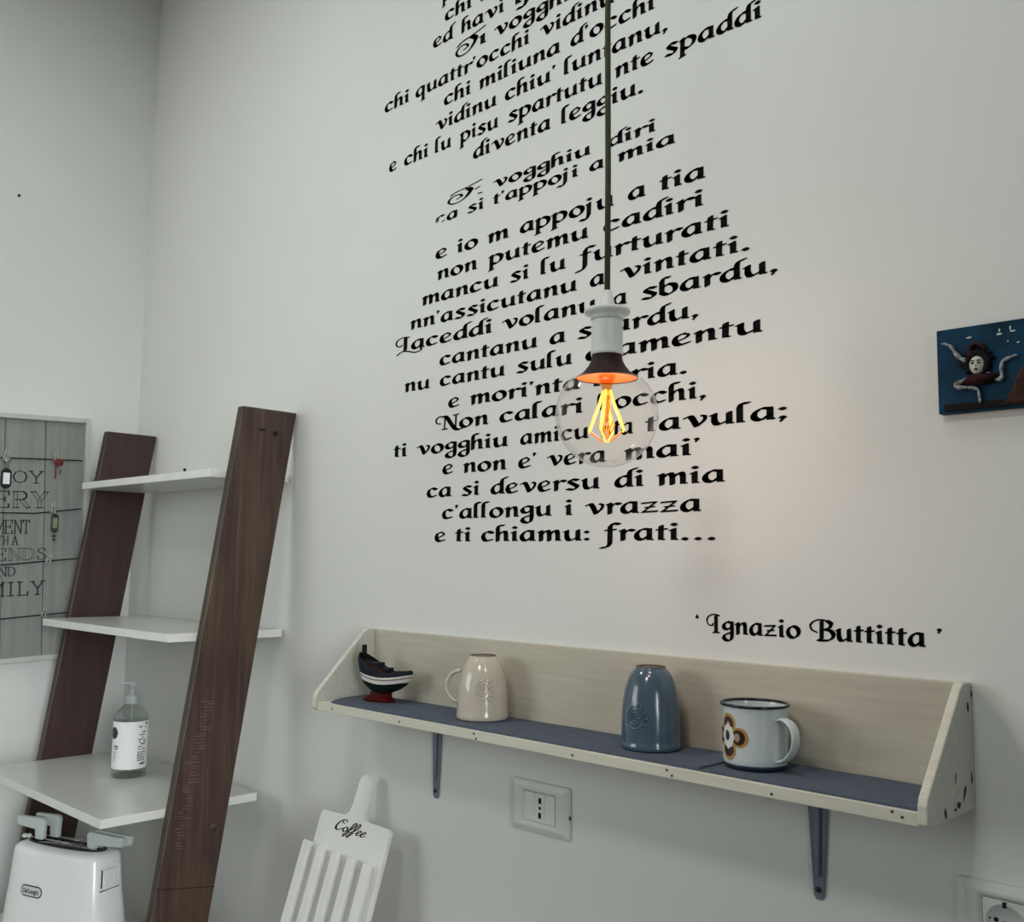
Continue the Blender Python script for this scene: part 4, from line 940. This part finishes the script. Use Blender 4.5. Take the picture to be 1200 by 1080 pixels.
# local frame: u along +y of room (rightwards as seen), w up; tilt in the wall plane
MM = Matrix.Rotation(TL, 4, 'X')
def mpart(mb, name, m, bevel=0, parent=mb_t):
    o = mb.build(name, m, None, bevel=bevel); o.parent = parent
    if parent is mb_t: o.rotation_euler = (TL, 0, 0)
    return o
U0, U1, V0, V1 = -MBW/2, MBW/2, -MBH/2, MBH/2
FW = .013
mb = MB()
for a, b in (((.001, U0, V0), (.022, U0+FW, V1)), ((.001, U1-FW, V0), (.022, U1, V1)), ((.001, U0+FW, V0), (.0215, U1-FW, V0+FW)), ((.001, U0+FW, V1-FW), (.0215, U1-FW, V1))): mb.box(a, b)
mpart(mb, 'frame', M_FRAMEW, .0015)
pw = (MBW-2*FW)/4
for k in range(4):
    mpart(MB().box((.002, U0+FW+pw*k+.0009, V0+FW), (.0100+.0008*(k % 2), U0+FW+pw*(k+1)-.0009, V1-FW)), 'plank', M_GREYPL, .0008)
wires = [(.2035, .2100, .0005), (.0690, .0720, 0), (-.0640, -.0560, 0), (-.1960, -.1930, 0)]
WP = [[(U0+.02, .197), (U1-.02, .199)], [(U0+.02, .064), (.075, .060), (U1-.02, .0725)], [(U0+.02, -.070), (.0, -.068), (U1-.02, -.0565)], [(U0+.02, -.203), (0, -.2005), (U1-.02, -.1940)]]
for w in WP:
    mpart(MB().tube([(.0150, u, v) for u, v in w], .0017, 8), 'wire', M_WIRE)
# words, centred on the board; drawn in outline-ish slab faces
def board_word(txt, vc, h, half, bold=0.0, m=M_GREYINK, u_right=None):
    me = text_mesh(txt, h, 'board_lettering', bold=bold)
    xs = [v.co.x for v in me.vertices]; ys = [v.co.y for v in me.vertices]
    x0, x1, y0, y1 = min(xs), max(xs), min(ys), max(ys)
    for v in me.vertices:
        v.co = (.01125, -half + 2*half*(v.co.x-x0)/(x1-x0), vc + h*((v.co.y-y0)/(y1-y0)-.5))
    me.materials.append(m); o = bpy.data.objects.new('board_lettering', me); col.objects.link(o); o.parent = mb_t; o.rotation_euler = (TL, 0, 0)
def slab_word(txt, vc, h, half, sw=.0022, outline=False):
    sw *= 1.45
    """slab-serif capitals drawn with strokes"""
    SG = {'E': [[(0,0),(0,1)],[(0,1),(.7,1)],[(0,.52),(.5,.52)],[(0,0),(.7,0)],[(.7,1),(.7,.8)],[(.7,0),(.7,.2)],[(.5,.42),(.5,.62)]],
          'N': [[(.05,0),(.05,1)],[(.05,1),(.75,0)],[(.75,0),(.75,1)],[(-.08,0),(.2,0)],[(-.08,1),(.1,1)],[(.6,1),(.9,1)]],
          'J': [[(.55,1),(.55,.2)],[(.55,.2),(.4,0),(.15,0),(.02,.2)],[(.35,1),(.75,1)]],
          'O': [[(.4,1),(.12,.85),(.0,.5),(.12,.15),(.4,0),(.68,.15),(.8,.5),(.68,.85),(.4,1)]],
          'Y': [[(.05,1),(.4,.45)],[(.75,1),(.4,.45)],[(.4,.45),(.4,0)],[(-.08,1),(.2,1)],[(.6,1),(.88,1)],[(.22,0),(.58,0)]],
          'V': [[(.05,1),(.4,0)],[(.75,1),(.4,0)],[(-.08,1),(.2,1)],[(.6,1),(.88,1)]],
          'R': [[(.08,0),(.08,1)],[(.08,1),(.5,1),(.65,.85),(.65,.65),(.5,.5),(.08,.5)],[(.4,.5),(.75,0)],[(-.06,0),(.24,0)],[(-.06,1),(.1,1)],[(.65,0),(.85,0)]],
          'M': [[(.05,0),(.05,1)],[(.05,1),(.45,.35)],[(.85,1),(.45,.35)],[(.85,0),(.85,1)],[(-.06,0),(.18,0)],[(.72,0),(.98,0)],[(-.06,1),(.08,1)],[(.82,1),(.98,1)]],
          'T': [[(.35,0),(.35,1)],[(0,1),(.7,1)],[(0,1),(0,.85)],[(.7,1),(.7,.85)],[(.2,0),(.5,0)]],
          'W': [[(0,1),(.2,0)],[(.2,0),(.42,.8)],[(.42,.8),(.64,0)],[(.64,0),(.85,1)]], 'H': [[(.08,0),(.08,1)],[(.7,0),(.7,1)],[(.08,.5),(.7,.5)]],
          'I': [[(.25,0),(.25,1)],[(.05,0),(.45,0)],[(.05,1),(.45,1)]], 'A': [[(.02,0),(.4,1)],[(.78,0),(.4,1)],[(.18,.35),(.62,.35)],[(-.1,0),(.15,0)],[(.65,0),(.9,0)]],
          'F': [[(.08,0),(.08,1)],[(.08,1),(.7,1)],[(.08,.52),(.5,.52)],[(-.06,0),(.26,0)],[(.7,1),(.7,.8)]],
          'D': [[(.08,0),(.08,1)],[(.0,1),(.4,1),(.68,.85),(.78,.5),(.68,.15),(.4,0),(.0,0)]],
          'S': [[(.65,.75),(.62,.92),(.4,1),(.15,.92),(.1,.72),(.3,.56),(.55,.44),(.68,.28),(.6,.08),(.36,0),(.12,.08),(.08,.28)]],
          'L': [[(.2,0),(.2,1)],[(.05,1),(.38,1)],[(.05,0),(.72,0)],[(.72,0),(.72,.22)]], ' ': []}
    adv = {'I': .62, 'M': 1.12, 'W': 1.0, ' ': .5}
    x = 0; segs = []
    for ch in txt:
        for pl_ in SG[ch]: segs += [((a[0]+x, a[1]), (b[0]+x, b[1])) for a, b in zip(pl_, pl_[1:])]
        x += adv.get(ch, .98)
    xs = [p[0] for s in segs for p in s]; a, b = min(xs), max(xs); mb = MB()
    for p, q in segs:
        P = Vector((-half+2*half*(p[0]-a)/(b-a), vc+(p[1]-.5)*h)); Q = Vector((-half+2*half*(q[0]-a)/(b-a), vc+(q[1]-.5)*h))
        t = (Q-P).normalized(); nn = Vector((-t.y, t.x)); w_ = sw*(1.0 if abs(t.y) > .5 else .6)/2; t = t*w_
        def quad(o0, o1):
            mb.add([(.01125, v.x, v.y) for v in (P-t+nn*o0, Q+t+nn*o0, Q+t+nn*o1, P-t+nn*o1)], [(0,1,2,3)])
        if outline and abs((Q-P).y) > h*.3:
            quad(-w_*2.2, -w_*1.5); quad(w_*1.5, w_*2.2)
        else: quad(-w_, w_)
    o = mb.build('board_lettering', M_GREYINK, None); o.parent = mb_t; o.rotation_euler = (TL, 0, 0)
slab_word('ENJOY', .152, .030, .096, .0026)
slab_word('EVERY', .0945, .040, .108, .0030, True)
slab_word('MOMENT', .026, .033, .062, .0024)
slab_word('WITH A', -.0075, .022, .036, .0020)
slab_word('FRIENDS', -.0425, .029, .104, .0022, True)
slab_word('AND', -.085, .022, .030, .0022)
slab_word('FAMILY', -.1285, .033, .103, .0032)
def wpt(u, v, x=.0):      # board-local to room coordinates
    return Vector((0, -.3355, 1.545)) + MM @ Vector((x, u, v))
def peg(u, v, lab, tilt=0, m=M_CLIP):
    p = wpt(u, v); t = thing('clothes_peg', lab, 'peg', p, 0, 'small pegs on the memo board wires')
    for s_ in (-1, 1): MB().box((.0172, s_*.0028-.0018+s_*.0006, -.013), (.0215, s_*.0028+.0018+s_*.0006, .014), Matrix.Rotation(tilt+s_*.09, 4, 'X')).build('peg_arm', m, t, bevel=.0008)
    MB().box((.0174, -.0052, -.001), (.0225, .0052, .0022), Matrix.Rotation(tilt, 4, 'X')).build('spring', M_KEYM, t)
# positions along the wires
peg(.1220, .2045, 'pale peg on the topmost wire of the memo board, holding the red key', .1)
peg(.0005, .2045, 'pale peg on the topmost wire of the memo board, holding the black tag', -.1)
peg(.1170, .0735, 'pale peg on the second wire of the memo board, holding the olive tag', 0)
peg(.1100, -.0560, 'pale peg alone on the third wire of the memo board', -.35)
peg(.1000, -.1900, 'pale peg alone on the lowest wire of the memo board', -.2)
# black key tag with white paper
def capsule_tag(name, lab, p, hw, hh, m, mp, ring_m, extra=None):
    t = thing(name, lab, 'key tag', p)
    Rz = Matrix.Rotation(PI/2, 4, 'Z')
    pts = []
    for k in range(9): a = PI*k/8; pts.append((hw*math.cos(a), hh-hw+hw*math.sin(a)))
    for k in range(9): a = PI+PI*k/8; pts.append((hw*math.cos(a), -hh+hw+hw*math.sin(a)))
    MB().prism(pts, .005, Matrix.Translation((.0275, 0, 0)) @ Rz).build('tag_body', m, t, bevel=.001)
    MB().box((.0272, -hw*.62, -hh*.55), (.0285, hw*.62, hh*.55)).build('paper_insert', mp, t)
    MB().tube([(.025, .0055*math.cos(a), hh+.006+.007*math.sin(a)) for a in [2*PI*k/16 for k in range(17)]], .0009, 6).build('split_ring', M_KEYM, t)
    if extra: extra(t)
    return t
def key_bits(t):
    MB().ball((.024, .001, .046), (.003, .009, .009), 12, 8).box((.023, -.0025, .028), (.0255, .0025, .044)).box((.0225, .003, .030), (.025, .0065, .048)).build('key', M_KEYM, t)
capsule_tag('key_tag', 'black key tag with white paper hanging from the topmost wire of the memo board', wpt(-.0005, .1460), .0125, .0255, M_TAGK, M_TAGW, M_KEYM, key_bits)
capsule_tag('key_tag', 'dark olive key tag hanging from the second wire of the memo board', wpt(.1190, .0350), .0090, .0240, M_TAGG, M_TAGY, M_KEYM,
            lambda t: MB().ball((.024, .0, -.033), (.0025, .005, .003), 10, 6).ball((.024, .001, -.042), (.0025, .004, .004), 10, 6).build('tag_end', M_TAGG, t))
rk = thing('red_key', 'red-capped key hanging from the topmost wire of the memo board', 'key', wpt(.1240, .1950))
MB().ball((.026, .002, -.004), (.003, .0125, .0100), 16, 10).build('key_cap', M_REDK, rk)
MB().box((.025, -.0055, -.046), (.0272, -.0025, -.010), ).build('key_blade', M_REDK, rk)
MB().tube([(.0265, .004, -.012), (.0265, .007, -.022), (.0265, .009, -.030)], .0016, 6).box((.0255, .006, -.032), (.0272, .010, -.026)).build('small_key', M_KEYM, rk)
